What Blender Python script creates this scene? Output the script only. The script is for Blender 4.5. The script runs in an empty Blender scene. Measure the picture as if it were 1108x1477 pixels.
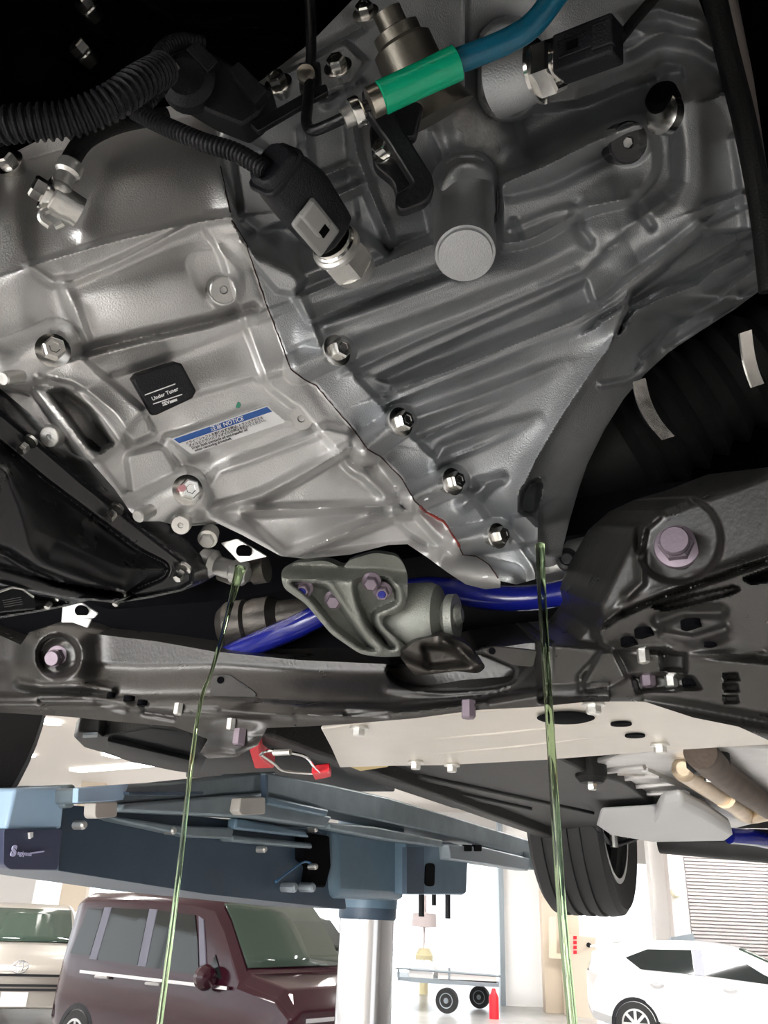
import bpy, bmesh, math, random
import numpy as np
from mathutils import Vector, Matrix
C = bpy.context.scene.collection
SC = bpy.context.scene
R = math.radians
random.seed(7); np.random.seed(7)

# ------------------------------------------------------------------ camera
FOC = 1200.0; CX, CY = 554.0, 738.5
EYE = Vector((0, 0, 1.65)); PITCH = R(25.7); ROLL = R(2.5)
FW = Vector((0, math.cos(PITCH), math.sin(PITCH)))
_R0 = Vector((1, 0, 0)); _U0 = Vector((0, -math.sin(PITCH), math.cos(PITCH)))
RT = _R0 * math.cos(ROLL) + _U0 * math.sin(ROLL)
UP = _U0 * math.cos(ROLL) - _R0 * math.sin(ROLL)
cam = bpy.data.cameras.new('camera'); camo = bpy.data.objects.new('camera', cam); C.objects.link(camo)
cam.sensor_fit = 'VERTICAL'; cam.sensor_height = 24.0; cam.lens = 24.0 * FOC / 1477.0
cam.clip_start = 0.02; cam.clip_end = 200
m = Matrix((RT, UP, -FW)).transposed().to_4x4(); m.translation = EYE
camo.matrix_world = m
SC.camera = camo
cam.dof.use_dof = False

# ------------------------------------------------------------------ world, lights, exposure
SC.view_settings.view_transform = 'Standard'; SC.view_settings.look = 'None'
SC.view_settings.gamma = 1.0; SC.view_settings.use_curve_mapping = False
SC.view_settings.exposure = 0.75
W = bpy.data.worlds.new('daylight'); SC.world = W; W.use_nodes = True
wn = W.node_tree.nodes; wl = W.node_tree.links
bg = wn['Background']; bg.inputs[0].default_value = (0.93, 0.97, 1.0, 1); bg.inputs[1].default_value = 1.5
def area_light(name, loc, aim, sx, sy, watts, col=(1, 1, 1)):
    l = bpy.data.lights.new(name, 'AREA'); l.shape = 'RECTANGLE'; l.size = sx; l.size_y = sy; l.energy = watts; l.color = col
    o = bpy.data.objects.new(name, l); C.objects.link(o); o.location = loc
    o.rotation_euler = (Vector(aim) - Vector(loc)).to_track_quat('-Z', 'Y').to_euler()
    return o
area_light('low_fill_light', (-2.3, -1.7, 0.8), (0.0, 0.6, 1.9), 2.4, 1.3, 35, (1.0, 0.99, 0.97))  # fill light added behind the viewer to brighten the left casting
sl_ = bpy.data.lights.new('low_sun', 'SUN'); sl_.energy = 55.0; sl_.angle = R(2); sl_.color = (1.0, 0.98, 0.95)
sun = bpy.data.objects.new('low_sun', sl_); C.objects.link(sun); sun.rotation_euler = Vector((0.33, 1.0, -1.05)).to_track_quat('-Z', 'Y').to_euler()
area_light('side_fill_light', (3.5, -2.5, 1.2), (0.2, 0.6, 1.9), 1.8, 1.6, 4, (0.95, 0.98, 1.0))  # weak fill light added from the right, where no doorway opens

# ------------------------------------------------------------------ helpers
def P(x, y, d):
    """world point at a distance d (along the viewing axis) in the direction of a photo pixel"""
    return EYE + FW * d + RT * ((x - CX) / FOC * d) - UP * ((y - CY) / FOC * d)
def PZ(x, y, z):
    """world point on the horizontal plane of height z"""
    v = FW + RT * ((x - CX) / FOC) - UP * ((y - CY) / FOC)
    return EYE + v * ((z - EYE.z) / v.z)
def PY(x, y, Y):
    v = FW + RT * ((x - CX) / FOC) - UP * ((y - CY) / FOC)
    return EYE + v * (Y / v.y)
def put(o, label=None, cat=None, group=None, kind=None):
    if label: o['label'] = label
    if cat: o['category'] = cat
    if group: o['group'] = group
    if kind: o['kind'] = kind
    return o
def thing(name, loc, label, cat, group=None):
    o = bpy.data.objects.new(name, None); C.objects.link(o); o.location = loc; o.empty_display_size = 0.05
    bpy.context.view_layer.update()
    return put(o, label, cat, group)
def link(name, me, parent=None, bevel=0, segs=2):
    o = bpy.data.objects.new(name, me); C.objects.link(o)
    if parent is not None:
        o.parent = parent
        t = parent; off = Vector((0, 0, 0))
        while t is not None:
            off += Vector(t.location); t = t.parent
        o.location = -off
    if bevel:
        b = o.modifiers.new('bevel', 'BEVEL'); b.width = bevel; b.segments = segs; b.limit_method = 'ANGLE'; b.angle_limit = R(30)
        b.harden_normals = False
    return o
def frame_of(axis, hint=None):
    a = Vector(axis).normalized()
    h = Vector(hint) if hint is not None else (Vector((0, 0, 1)) if abs(a.z) < 0.9 else Vector((1, 0, 0)))
    x = h.cross(a)
    if x.length < 1e-6: x = Vector((1, 0, 0)).cross(a)
    x.normalize(); y = a.cross(x)
    return x, y, a
class MB:
    def __init__(s): s.v = []; s.f = []; s.mi = []; s.m = 0
    def add(s, vs, fs):
        b = len(s.v); s.v += [tuple(v) for v in vs]
        for f in fs: s.f.append(tuple(i + b for i in f)); s.mi.append(s.m)
        return s
    def box(s, c, ax, ay, az):
        c, ax, ay, az = map(Vector, (c, ax, ay, az))
        vs = [c + ax * i + ay * j + az * k for k in (-1, 1) for j in (-1, 1) for i in (-1, 1)]
        return s.add(vs, [(0, 2, 3, 1), (4, 5, 7, 6), (0, 1, 5, 4), (2, 6, 7, 3), (0, 4, 6, 2), (1, 3, 7, 5)])
    def abox(s, x0, x1, y0, y1, z0, z1):
        return s.box(((x0 + x1) / 2, (y0 + y1) / 2, (z0 + z1) / 2), ((x1 - x0) / 2, 0, 0), (0, (y1 - y0) / 2, 0), (0, 0, (z1 - z0) / 2))
    def beam(s, a, b, w, h, up=(0, 0, 1)):
        a, b = Vector(a), Vector(b); d = b - a; x = d.cross(Vector(up)).normalized(); z = x.cross(d).normalized()
        return s.box((a + b) / 2, d / 2, x * (w / 2), z * (h / 2))
    def prism(s, pts, vec):
        n = len(pts); vec = Vector(vec)
        vs = [Vector(p) for p in pts] + [Vector(p) + vec for p in pts]
        fs = [tuple(range(n)), tuple(range(2 * n - 1, n - 1, -1))]
        fs += [(i, i + n, (i + 1) % n + n, (i + 1) % n) for i in range(n)]
        return s.add(vs, fs)
    def frustum(s, pts, pts2):
        n = len(pts)
        fs = [tuple(range(n)), tuple(range(2 * n - 1, n - 1, -1))]
        fs += [(i, i + n, (i + 1) % n + n, (i + 1) % n) for i in range(n)]
        return s.add(list(pts) + list(pts2), fs)
    def lathe(s, o, axis, prof, n=24, hint=None, cap=True):
        x, y, a = frame_of(axis, hint); o = Vector(o); vs = []; fs = []
        for r, h in prof:
            for i in range(n):
                t = 2 * math.pi * i / n
                vs.append(o + a * h + (x * math.cos(t) + y * math.sin(t)) * r)
        for k in range(len(prof) - 1):
            for i in range(n):
                j = (i + 1) % n
                fs.append((k * n + i, k * n + j, (k + 1) * n + j, (k + 1) * n + i))
        if cap:
            fs.append(tuple(range(n - 1, -1, -1))); b = (len(prof) - 1) * n; fs.append(tuple(range(b, b + n)))
        return s.add(vs, fs)
    def tube(s, pts, r, n=12, cap=True):
        pts = [Vector(p) for p in pts]; k = len(pts)
        rs = r if isinstance(r, (list, tuple)) else [r] * k
        t0 = (pts[1] - pts[0]).normalized(); x, y, _ = frame_of(t0); vs = []; fs = []
        for i, p in enumerate(pts):
            t = (pts[min(i + 1, k - 1)] - pts[max(i - 1, 0)]).normalized()
            x = (x - t * x.dot(t)).normalized(); y = t.cross(x)
            for j in range(n):
                a = 2 * math.pi * j / n; vs.append(p + (x * math.cos(a) + y * math.sin(a)) * rs[i])
        for i in range(k - 1):
            for j in range(n):
                q = (j + 1) % n; fs.append((i * n + j, i * n + q, (i + 1) * n + q, (i + 1) * n + j))
        if cap: fs.append(tuple(range(n - 1, -1, -1))); fs.append(tuple(range((k - 1) * n, k * n)))
        return s.add(vs, fs)
    def hexa(s, o, axis, r, h, hint=None, ch=0.12):
        return s.lathe(o, axis, [(r, 0), (r, h * (1 - ch * 1.6)), (r * 0.86, h)], 6, hint)
    def build(s, name, mat, parent=None, smooth=30, bevel=0, segs=2):
        me = bpy.data.meshes.new(name); me.from_pydata(s.v, [], s.f)
        for mm in (mat if isinstance(mat, (list, tuple)) else [mat]): me.materials.append(mm)
        if max(s.mi or [0]) > 0: me.polygons.foreach_set('material_index', s.mi)
        bm = bmesh.new(); bm.from_mesh(me); bmesh.ops.recalc_face_normals(bm, faces=bm.faces); bm.to_mesh(me); bm.free()
        if smooth:
            me.polygons.foreach_set('use_smooth', [True] * len(me.polygons)); me.set_sharp_from_angle(angle=R(smooth))
        return link(name, me, parent, bevel, segs)
def curve_pts(ctrl, n=40):
    """Catmull-Rom through control points"""
    c = [Vector(p) for p in ctrl]; c = [c[0] * 2 - c[1]] + c + [c[-1] * 2 - c[-2]]; out = []
    k = len(c) - 3
    for i in range(n + 1):
        u = i / n * k; j = min(int(u), k - 1); t = u - j; a, b, d, e = c[j:j + 4]
        out.append(0.5 * ((2 * b) + (d - a) * t + (2 * a - 5 * b + 4 * d - e) * t * t + (3 * b - a - 3 * d + e) * t ** 3))
    return out
def rounded(pts, r=6, n=4):
    """round the corners of a 2D polygon"""
    out = []; k = len(pts)
    for i in range(k):
        p = Vector(pts[i][:2]); a = Vector(pts[i - 1][:2]); b = Vector(pts[(i + 1) % k][:2])
        ra = min(r, (a - p).length * .45); rb = min(r, (b - p).length * .45)
        s0 = p + (a - p).normalized() * ra; s1 = p + (b - p).normalized() * rb
        for t in range(n + 1):
            u = t / n; out.append(tuple(s0 * (1 - u) ** 2 + p * 2 * u * (1 - u) + s1 * u * u))
    return out
def smoothline(pts, n=6):
    v = curve_pts([(p[0], p[1], 0) for p in pts], n * (len(pts) - 1)); return [(a.x, a.y) for a in v]

# ------------------------------------------------------------------ materials
def mat(name, col, rough=0.5, metal=0.0, bump=0.0, bscale=200.0, var=0.0, vscale=8.0, rvar=0.0, coat=0.0, spec=0.5, dirt=None):
    M = bpy.data.materials.new(name); M.use_nodes = True; N = M.node_tree.nodes; L = M.node_tree.links; p = N['Principled BSDF']
    p.inputs['Base Color'].default_value = (*col, 1); p.inputs['Roughness'].default_value = rough; p.inputs['Metallic'].default_value = metal
    p.inputs['Specular IOR Level'].default_value = spec
    if coat: p.inputs['Coat Weight'].default_value = coat; p.inputs['Coat Roughness'].default_value = 0.05
    tc = N.new('ShaderNodeTexCoord')
    if var or rvar or dirt:
        nz = N.new('ShaderNodeTexNoise'); nz.inputs['Scale'].default_value = vscale; nz.inputs['Detail'].default_value = 6; nz.inputs['Roughness'].default_value = 0.65
        L.new(tc.outputs['Object'], nz.inputs['Vector'])
        if var or dirt:
            cr = N.new('ShaderNodeValToRGB'); e = cr.color_ramp.elements
            lo = dirt if dirt else tuple(c * (1 - var) for c in col); hi = tuple(min(1, c * (1 + var * .6)) for c in col)
            e[0].position = 0.3; e[0].color = (*lo, 1); e[1].position = 0.7; e[1].color = (*hi, 1)
            L.new(nz.outputs['Fac'], cr.inputs['Fac']); L.new(cr.outputs['Color'], p.inputs['Base Color'])
        if rvar:
            mr = N.new('ShaderNodeMapRange'); mr.inputs['To Min'].default_value = max(0.02, rough - rvar); mr.inputs['To Max'].default_value = rough + rvar
            L.new(nz.outputs['Fac'], mr.inputs['Value']); L.new(mr.outputs['Result'], p.inputs['Roughness'])
    if bump:
        nb = N.new('ShaderNodeTexNoise'); nb.inputs['Scale'].default_value = bscale; nb.inputs['Detail'].default_value = 3
        bp = N.new('ShaderNodeBump'); bp.inputs['Strength'].default_value = bump; bp.inputs['Distance'].default_value = 0.002
        L.new(tc.outputs['Object'], nb.inputs['Vector']); L.new(nb.outputs['Fac'], bp.inputs['Height']); L.new(bp.outputs['Normal'], p.inputs['Normal'])
    return M
def emit(name, col, st):
    M = bpy.data.materials.new(name); M.use_nodes = True; p = M.node_tree.nodes['Principled BSDF']
    p.inputs['Base Color'].default_value = (*col, 1); p.inputs['Emission Color'].default_value = (*col, 1); p.inputs['Emission Strength'].default_value = st
    return M
def glass(name, col, rough=0.02, trans=1.0, ior=1.45, alpha=1.0):
    M = bpy.data.materials.new(name); M.use_nodes = True; p = M.node_tree.nodes['Principled BSDF']
    p.inputs['Base Color'].default_value = (*col, 1); p.inputs['Roughness'].default_value = rough
    p.inputs['Transmission Weight'].default_value = trans; p.inputs['IOR'].default_value = ior
    return M
M = dict(
    alu_l=mat('cast_aluminium_pale', (0.74, 0.735, 0.73), 0.44, 0.88, 0.25, 900, 0.10, 14, 0.08),  # paler tone, left casting
    alu_r=mat('cast_aluminium_grey', (0.51, 0.525, 0.54), 0.44, 0.85, 0.35, 900, 0.14, 16, 0.08),  # darker, greyer tone, right casting
    alu_d=mat('aluminium_forged', (0.29, 0.30, 0.275), 0.5, 0.7, 0.4, 900, 0.15, 30, 0.08),
    zinc=mat('zinc_plated_steel', (0.78, 0.77, 0.74), 0.2, 1.0, 0, 1, 0.2, 60, 0.1),
    dkmet=mat('dark_shaded_metal', (0.07, 0.064, 0.058), 0.42, 0.8, 0.2, 300, 0.25, 30),  # dark metal; shade around the torque rod is put into its colour
    plugm=mat('plug_metal', (0.48, 0.48, 0.47), 0.34, 0.9, 0.1, 800),
    turret=mat('dull_brown_steel', (0.30, 0.28, 0.24), 0.38, 0.9, 0.1, 500, 0.15, 40),
    residue=mat('pale_dried_residue', (0.55, 0.55, 0.54), 0.75, 0.1, 0.6, 300, 0.35, 60),
    dull=mat('dull_zinc', (0.72, 0.71, 0.68), 0.38, 0.9, 0.1, 800, 0.1, 60),
    steel_y=mat('passivated_steel', (0.62, 0.58, 0.5), 0.3, 1.0, 0.1, 500, 0.15, 40),
    black=mat('black_painted_steel', (0.012, 0.012, 0.014), 0.33, 0.0, 0.2, 300, 0.2, 20, 0.1),
    gloss=mat('gloss_black_paint', (0.009, 0.009, 0.011), 0.27, 0.0, 0.12, 120, 0, 10, 0.05, spec=0.8),
    plast=mat('black_plastic', (0.009, 0.009, 0.012), 0.42, 0.0, 0.3, 900, spec=0.35),
    rubber=mat('black_rubber', (0.008, 0.008, 0.008), 0.6, 0.0, 0.3, 600, spec=0.25),
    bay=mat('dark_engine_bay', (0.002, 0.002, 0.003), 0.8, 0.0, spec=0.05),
    grey_p=mat('grey_plastic', (0.33, 0.33, 0.32), 0.45),
    subfr=mat('subframe_black_paint', (0.023, 0.0215, 0.020), 0.30, 0.1, 0.12, 260, 0.25, 30, 0.1, spec=0.7),
    pinkbolt=mat('mauve_zinc_bolt', (0.21, 0.17, 0.205), 0.5, 0.5, 0.1, 300),
    bluebar=mat('blue_gloss_paint', (0.006, 0.010, 0.18), 0.22, 0.0, 0, 1, coat=0.5),
    hose=mat('teal_rubber_hose', (0.004, 0.115, 0.20), 0.3, 0, 0.1, 400),
    sleeve=mat('green_silicone_sleeve', (0.004, 0.43, 0.22), 0.25, 0, 0.05, 300),
    seal=mat('red_sealant', (0.22, 0.025, 0.02), 0.5), seal_d=mat('dark_joint_line', (0.035, 0.010, 0.010), 0.6),
    brace=mat('beige_anodised_plate', (0.62, 0.58, 0.52), 0.42, 0.35, 0.15, 500, 0.06, 10),
    under=mat('black_floor_cover', (0.013, 0.013, 0.013), 0.55, 0, 0.5, 250, 0.2, 10),
    shield=mat('heat_shield_aluminium', (0.62, 0.61, 0.6), 0.45, 0.8, 0.6, 40, 0.12, 14),
    exh=mat('exhaust_steel', (0.62, 0.50, 0.36), 0.4, 0.85, 0.2, 100, 0.25, 12),
    exh_d=mat('rusty_pipe', (0.12, 0.09, 0.07), 0.6, 0.5, 0.3, 200, 0.3, 20),
    liftb=mat('lift_blue_paint', (0.115, 0.185, 0.25), 0.38, 0.1, 0.15, 200, 0.18, 9),
    liftd=mat('lift_blue_dark', (0.045, 0.075, 0.115), 0.4, 0.1, 0.15, 200, 0.15, 9),
    liftg=mat('lift_grey_rail', (0.20, 0.25, 0.28), 0.45, 0.3, 0.2, 150, 0.2, 14),
    liftw=mat('lift_light_blue', (0.42, 0.60, 0.80), 0.4),
    chrome=mat('chromed_piston', (0.82, 0.83, 0.86), 0.12, 1.0),
    red=mat('red_tape', (0.72, 0.015, 0.03), 0.4),
    tyre=mat('tyre_rubber', (0.018, 0.018, 0.019), 0.65, 0, 0.3, 300),
    alloy=mat('alloy_wheel', (0.6, 0.6, 0.6), 0.3, 0.9),
    wall=mat('white_wall_paint', (0.82, 0.80, 0.78), 0.7),
    ceil=mat('ceiling_panels', (0.72, 0.66, 0.60), 0.8),
    floor=mat('grey_epoxy_floor', (0.42, 0.415, 0.41), 0.25, 0, 0.05, 20, 0.08, 1.5, 0.06),
    maroon=mat('maroon_car_paint', (0.026, 0.003, 0.009), 0.16, 0.0, coat=0.15),
    silverp=mat('greige_car_paint', (0.42, 0.39, 0.35), 0.3, 0.5, coat=0.6),
    whitep=mat('white_car_paint', (0.70, 0.70, 0.71), 0.25, 0, coat=0.7),
    blackp=mat('black_car_paint', (0.01, 0.01, 0.012), 0.2, 0, coat=0.8),
    tint=mat('dark_car_glass', (0.012, 0.016, 0.016), 0.05, 0, spec=0.5),
    tintg=mat('green_car_glass', (0.035, 0.055, 0.042), 0.08, 0, spec=0.4),
    pillar_p=mat('grey_pillar_film', (0.13, 0.13, 0.17), 0.4),
    beige=mat('beige_board', (0.72, 0.62, 0.5), 0.6),
    cream=mat('cream_plastic', (0.82, 0.77, 0.6), 0.5),
    shutter=mat('shutter_slats', (0.42, 0.39, 0.39), 0.5, 0.1),
    galv=mat('galvanised_steel', (0.33, 0.38, 0.42), 0.45, 0.6),
    white=mat('white_print', (0.85, 0.85, 0.85), 0.5),
    labelw=mat('sticker_white', (0.80, 0.80, 0.80), 0.35),
    labelb=mat('sticker_blue', (0.02, 0.10, 0.36), 0.35),
    ink=mat('printed_ink', (0.03, 0.03, 0.04), 0.5),
    greendot=mat('green_paint_dot', (0.01, 0.22, 0.12), 0.4),
    oil=glass('olive_oil', (0.55, 0.74, 0.42), 0.02, 1.0, 1.47),
    tube=emit('fluorescent_tube', (1, 0.98, 0.94), 6.0),
)
# ================================================================== THE WORKSHOP
def struct(name, mb, m, **k): return put(mb.build(name, m, None, **k), kind='structure')
CZ = 4.2
def wallbox(mb, x0, x1, Y, th=.25, z0=0, z1=CZ, ref=1400):
    a = PY(x0, ref, Y).x; b = PY(x1, ref, Y).x; return mb.abox(min(a, b), max(a, b), Y, Y + th, z0, z1)
struct('floor', MB().abox(-16, 18, -9, 45, -0.1, 0), M['floor'])
struct('ceiling', MB().abox(-16, 18, -6, 24.3, CZ, CZ + .1), M['ceil'])
b = MB(); b.abox(-16.2, -16, -2, 24, 0, .8); b.abox(-16.2, -16, -2, 24, 3.0, CZ); struct('wall_left', b, M['wall'])
b = MB()
for k in range(14): b.abox(-16.15, -16.05, -2 + k * 2, -1.92 + k * 2, .8, 3.0)
b.abox(-16.15, -16.05, -2, 24, 1.55, 1.62)
struct('window_1', b, M['galv'])
struct('wall_right', MB().abox(18, 18.2, -6, 24, 0, CZ), M['wall'])
b = MB(); b.abox(-1.0, 18, -6.2, -6, 0, CZ); b.abox(-16, -1.0, -6.2, -6, 3.2, CZ)
struct('wall_front', b, M['wall'])
b = MB(); wallbox(b, -260, 26, 24); wallbox(b, 26, 1500, 24, z0=3.1)
struct('wall_back', b, M['wall'])
struct('trim_1', wallbox(MB(), 66, 104, 21), M['beige'])                       # plain columns between the openings
struct('trim_2', wallbox(MB(), 722, 729, 20), M['galv'])
struct('trim_3', wallbox(MB(), 729, 784, 20.1, .1), mat('white_door_panel', (.9, .9, .9), .5))
struct('trim_4', wallbox(MB(), 785, 839, 19), M['beige'])
struct('trim_5', wallbox(MB(), 942, 968, 19, ref=1300), M['wall'])
struct('trim_6', wallbox(MB(), 969, 992, 18.6, ref=1300), mat('pale_pink_column', (.72, .67, .64), .6))
# roller shutter: every slat its own piece
SH = put(wallbox(MB(), 992, 1500, 19.0, .05, ref=1300).build('door_1', M['shutter'], None), kind='structure')
sx0 = PY(993, 1300, 18.97).x; me = None
for k in range(60):
    z = .05 + k * .066
    if me is None:
        b = MB(); b.prism([Vector((sx0, 18.99, 0)), Vector((sx0, 18.955, .012)), Vector((sx0, 18.955, .05)), Vector((sx0, 18.99, .062))], (7.2, 0, 0)); o = b.build('slat', M['shutter'], SH); me = o.data
    else: o = link('slat', me, SH)
    o.location.z += z
b = MB(); b.beam(PY(968, 1358, 18.54), PY(1000, 1352, 18.54), .12, .14); put(b.build('shutter_bracket', M['galv'], None), 'small metal bracket at the foot of the pale column', 'bracket')
b = MB(); b.lathe(PY(974, 1288, 18.5), (0, -1, 0), [(.10, 0), (.10, .08), (.06, .12)], 16); put(b.build('wall_lamp', M['cream'], None), 'small cream fitting on the pale column by the shutter', 'lamp')
# ceiling lamps
def lamp_tube(a, q, w, label):
    A, Q = PZ(*a, CZ - .05), PZ(*q, CZ - .05); b = MB(); b.beam(A, Q, w, .05); o = b.build('ceiling_lamp', M['tube'], None, bevel=.01)
    o.location.z += 0.024
    return put(o, label, 'lamp', 'ceiling lamps')
lamp_tube((108, 1113), (222, 1104), .30, 'longest fluorescent ceiling lamp, just above the blue lift')
lamp_tube((150, 1089), (172, 1094), .16, 'short ceiling lamp under the dark wheel arch cover')
lamp_tube((4, 1094), (40, 1090), .35, 'ceiling lamp near the left border below the tyre')
lamp_tube((60, 1043), (84, 1044), .28, 'round bright ceiling lamp beside the front tyre')
# more lamp rows overhead and behind the viewer light the floor
for i, (x, y) in enumerate(((-3.5, -.8), (3.5, -.8), (-3.5, 5.5), (3.5, 5.5), (-6, 12), (4, 12), (-1, 17), (8, 17))):
    area_light('ceiling_strip', (x, y, CZ - .15), (x, y, 0), 2.4, .5, 60 if y < 0 else 150 if y < 8 else 230, (1, .99, .97))

# ---------------------------------------------------------------- things at the back
def cyl(mb, a, q, r, n=16): return mb.tube([a, q], r, n)
tr = thing('flatbed_trailer', PY(645, 1460, 18), 'grey flatbed trailer with white boxes and two small tyres in the far doorway', 'trailer')
YT = 18.0
def T(x, y, dy=0): return PY(x, y, YT + dy)
b = MB(); b.prism([T(575, 1409), T(720, 1416), T(720, 1424), T(610, 1418), T(575, 1414)], (0, 1.6, 0)); b.build('bed', M['galv'], tr)
for nm, x, y, rr, dy in (('wheel', 645, 1443, 18, -.1), ('wheel', 692, 1438, 16, 1.2)):
    c = T(x, y, dy); r = rr / FOC * (c - EYE).dot(FW) * .9; w = MB(); w.lathe(c, (-.35, -1, 0), [(r * .6, -.08), (r * .95, -.09), (r, -.05), (r, .05), (r * .95, .09), (r * .6, .08)], 28); o = w.build(nm, M['tyre'], tr)
    MB().lathe(c, (-.35, -1, 0), [(r * .64, .05), (r * .6, .085), (r * .25, .06), (r * .2, .1)], 24).build('rim', M['galv'], o)
b = MB(); cyl(b, T(570, 1396), T(722, 1408), .02); cyl(b, T(648, 1396), T(648, 1414), .02); cyl(b, T(575, 1396), T(575, 1414), .02); b.build('rail', M['galv'], tr)
b = MB(); b.prism([T(590, 1388), T(625, 1389), T(625, 1412), T(590, 1409)], (0, 1, 0)); put(b.build('white_box', M['whitep'], None), 'white box standing on the left end of the flatbed trailer', 'box')
b = MB(); b.prism([T(632, 1346), T(716, 1352), T(716, 1418), T(632, 1412)], (0, 1.2, 0)); put(b.build('white_cargo', M['wall'], None), 'tall pale load on the flatbed trailer', 'load')
b = MB(); b.lathe(PY(713, 1477, 17.5), (0, 0, 1), [(.09, -.3), (.09, .42), (.05, .5), (.03, .56)], 16); put(b.build('fire_extinguisher', M['red'], None), 'red fire extinguisher by the white door post', 'extinguisher')
b = MB(); b.lathe(PY(612, 1338, 22), (0, 0, 1), [(.02, -.5), (.03, 0), (.30, .02), (.28, .3), (.05, .32), (.05, .7)], 16); put(b.build('hose_reel', mat('pinkish_grey', (.7, .6, .6), .6), None), 'pinkish hose reel hanging in the bright doorway', 'reel')
b = MB(); b.lathe(PY(612, 1378, 22), (0, 0, 1), [(.10, -1.6), (.10, -.22), (.2, -.2), (.22, .0), (.12, .15)], 14); put(b.build('yellow_tank', mat('yellow_plastic', (.8, .72, .45), .5), None), 'small yellow tank under the hose reel', 'tank')
pb = thing('switch_board', PY(815, 1400, 18.4), 'beige switchboard cabinet with red lettering below the rear tyre', 'cabinet')
b = MB(); b.prism([PY(x, y, 18.4) for x, y in [(815, 1347), (860, 1352), (862, 1477), (822, 1477)]], (0, .5, 0)); b.build('cabinet', M['beige'], pb, bevel=.01)
MB().lathe(PY(849, 1363, 18.38), (0, -1, 0), [(.045, 0), (.045, .03), (.02, .05)], 14).build('knob', M['plast'], pb)
b = MB()
for k in range(4):
    y = 1350 + k * 7; b.prism([PY(x, yy, 18.39) for x, yy in [(827, y), (832, y), (832, y + 5), (827, y + 5)]], (0, -.01, 0))
b.build('red_lettering', M['red'], pb)
b = MB(); b.prism([PY(x, y, 18.6) for x, y in [(794, 1322), (802, 1322), (803, 1375), (822, 1377), (822, 1384), (795, 1382)]], (0, .2, 0)); put(b.build('cable_duct', M['cream'], None), 'cream angled cable duct left of the switchboard', 'duct')

# ---------------------------------------------------------------- parked cars
def car(name, label, org, heading, st, paint, wins, wheels, extra=None, glassm='tint', pill=None, tw=.62, roofglass=None):
    """st: stations (x, zlow, zbelt, ztop, halfwidth, halfwidth of roof); local x forward, y left"""
    h = Vector((heading[0], heading[1], 0)).normalized(); lf = Vector((-h.y, h.x, 0)); org = Vector(org)
    def G(x, y, z): return org + h * x + lf * y + Vector((0, 0, z))
    t = thing(name, org, label, 'car')
    rings = []
    for (x, zl, zb, zt, w, wt) in st:
        half = [(w * .9, zl), (w, zl + .12), (w * 1.0, (zl + zb) / 2), (w * .97, zb), (wt, max(zt - .07, zb + .01)), (wt * .88, zt)]
        rings.append([G(x, -a, z) for a, z in reversed(half)][::-1][::-1] + [G(x, a, z) for a, z in reversed(half)][0:0] + [G(x, a, z) for a, z in half][::-1][0:0])
    b = MB(); n = None; vs = []; fs = []
    for (x, zl, zb, zt, w, wt) in st:
        half = [(w * .9, zl), (w, zl + .12), (w * 1.0, (zl + zb) / 2), (w * .97, zb), (wt, max(zt - .07, zb + .01)), (wt * .88, zt)]
        ring = [G(x, a, z) for a, z in half] + [G(x, -a, z) for a, z in reversed(half)]; n = len(ring); vs += ring
    for i in range(len(st) - 1):
        for j in range(n): k = (j + 1) % n; fs.append((i * n + j, i * n + k, (i + 1) * n + k, (i + 1) * n + j))
    fs.append(tuple(range(n))); fs.append(tuple(range((len(st) - 1) * n, len(st) * n))); b.add(vs, fs)
    body = b.build('body', M[paint], t, smooth=40, bevel=.03, segs=3)
    xs = [s[0] for s in st]
    def side(x, f, sg, off=.012):
        v = [np.interp(x, xs, [s[k] for s in st]) for k in range(1, 6)]; zl, zb, zt, w, wt = v; z1 = max(zt - .07, zb + .01)
        return G(x, sg * ((w * .97) * (1 - f) + wt * f + off), zb * (1 - f) + z1 * f)
    for sg in (-1, 1):
        for (nm, pts, mt) in wins:
            q = [side(x, f, sg) for x, f in pts]; MB().prism(q, lf * sg * -.03).build(nm, M[mt or glassm], t)
    for (nm, xa, xb_, mt) in (roofglass or []):
        def topq(x, s):
            zt = np.interp(x, xs, [q[3] for q in st]); wt = np.interp(x, xs, [q[5] for q in st]); return G(x, s * wt * .90, zt + .008)
        k = 6; pts = [topq(xa + (xb_ - xa) * i / k, 1) for i in range(k + 1)]; pts2 = [topq(xa + (xb_ - xa) * i / k, -1) for i in range(k + 1)]
        g = MB(); g.add(pts + pts2, [(i, i + 1, k + 2 + i, k + 1 + i) for i in range(k)]); o = g.build(nm, M[mt], t); sm = o.modifiers.new('s', 'SOLIDIFY'); sm.thickness = .02
    for x, sg, r in wheels:
        zc = r; wd = np.interp(x, xs, [s[4] for s in st]); c = G(x, sg * (wd - .10), zc); w = MB()
        w.lathe(c, lf * sg, [(r * .62, -.09), (r * .95, -.1), (r, -.07), (r, .09), (r * .95, .112), (r * .66, .115)], 32); o = w.build('tyre', M['tyre'], t)
        MB().lathe(G(x, sg * (wd - .115), zc), lf * sg, [(r * 1.18, 0), (r * 1.18, .118), (r * 1.0, .119), (r * 1.0, .05)], 32, cap=False).build('wheel_arch', M['plast'], t)
        w = MB(); w.lathe(c, lf * sg, [(r * .68, .06), (r * .68, .118), (r * .6, .12), (r * .58, .09), (r * .5, .08)], 32); xx, yy, _ = frame_of(lf)
        for q in range(8):
            u = xx * math.cos(q * math.pi / 4) + yy * math.sin(q * math.pi / 4); w.beam(c + lf * sg * .11, c + lf * sg * .112 + u * r * .6, r * .14, .02, up=lf)
        w.build('alloy_wheel', M['alloy'], o)
    if extra: extra(t, G, side)
    return t
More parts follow.
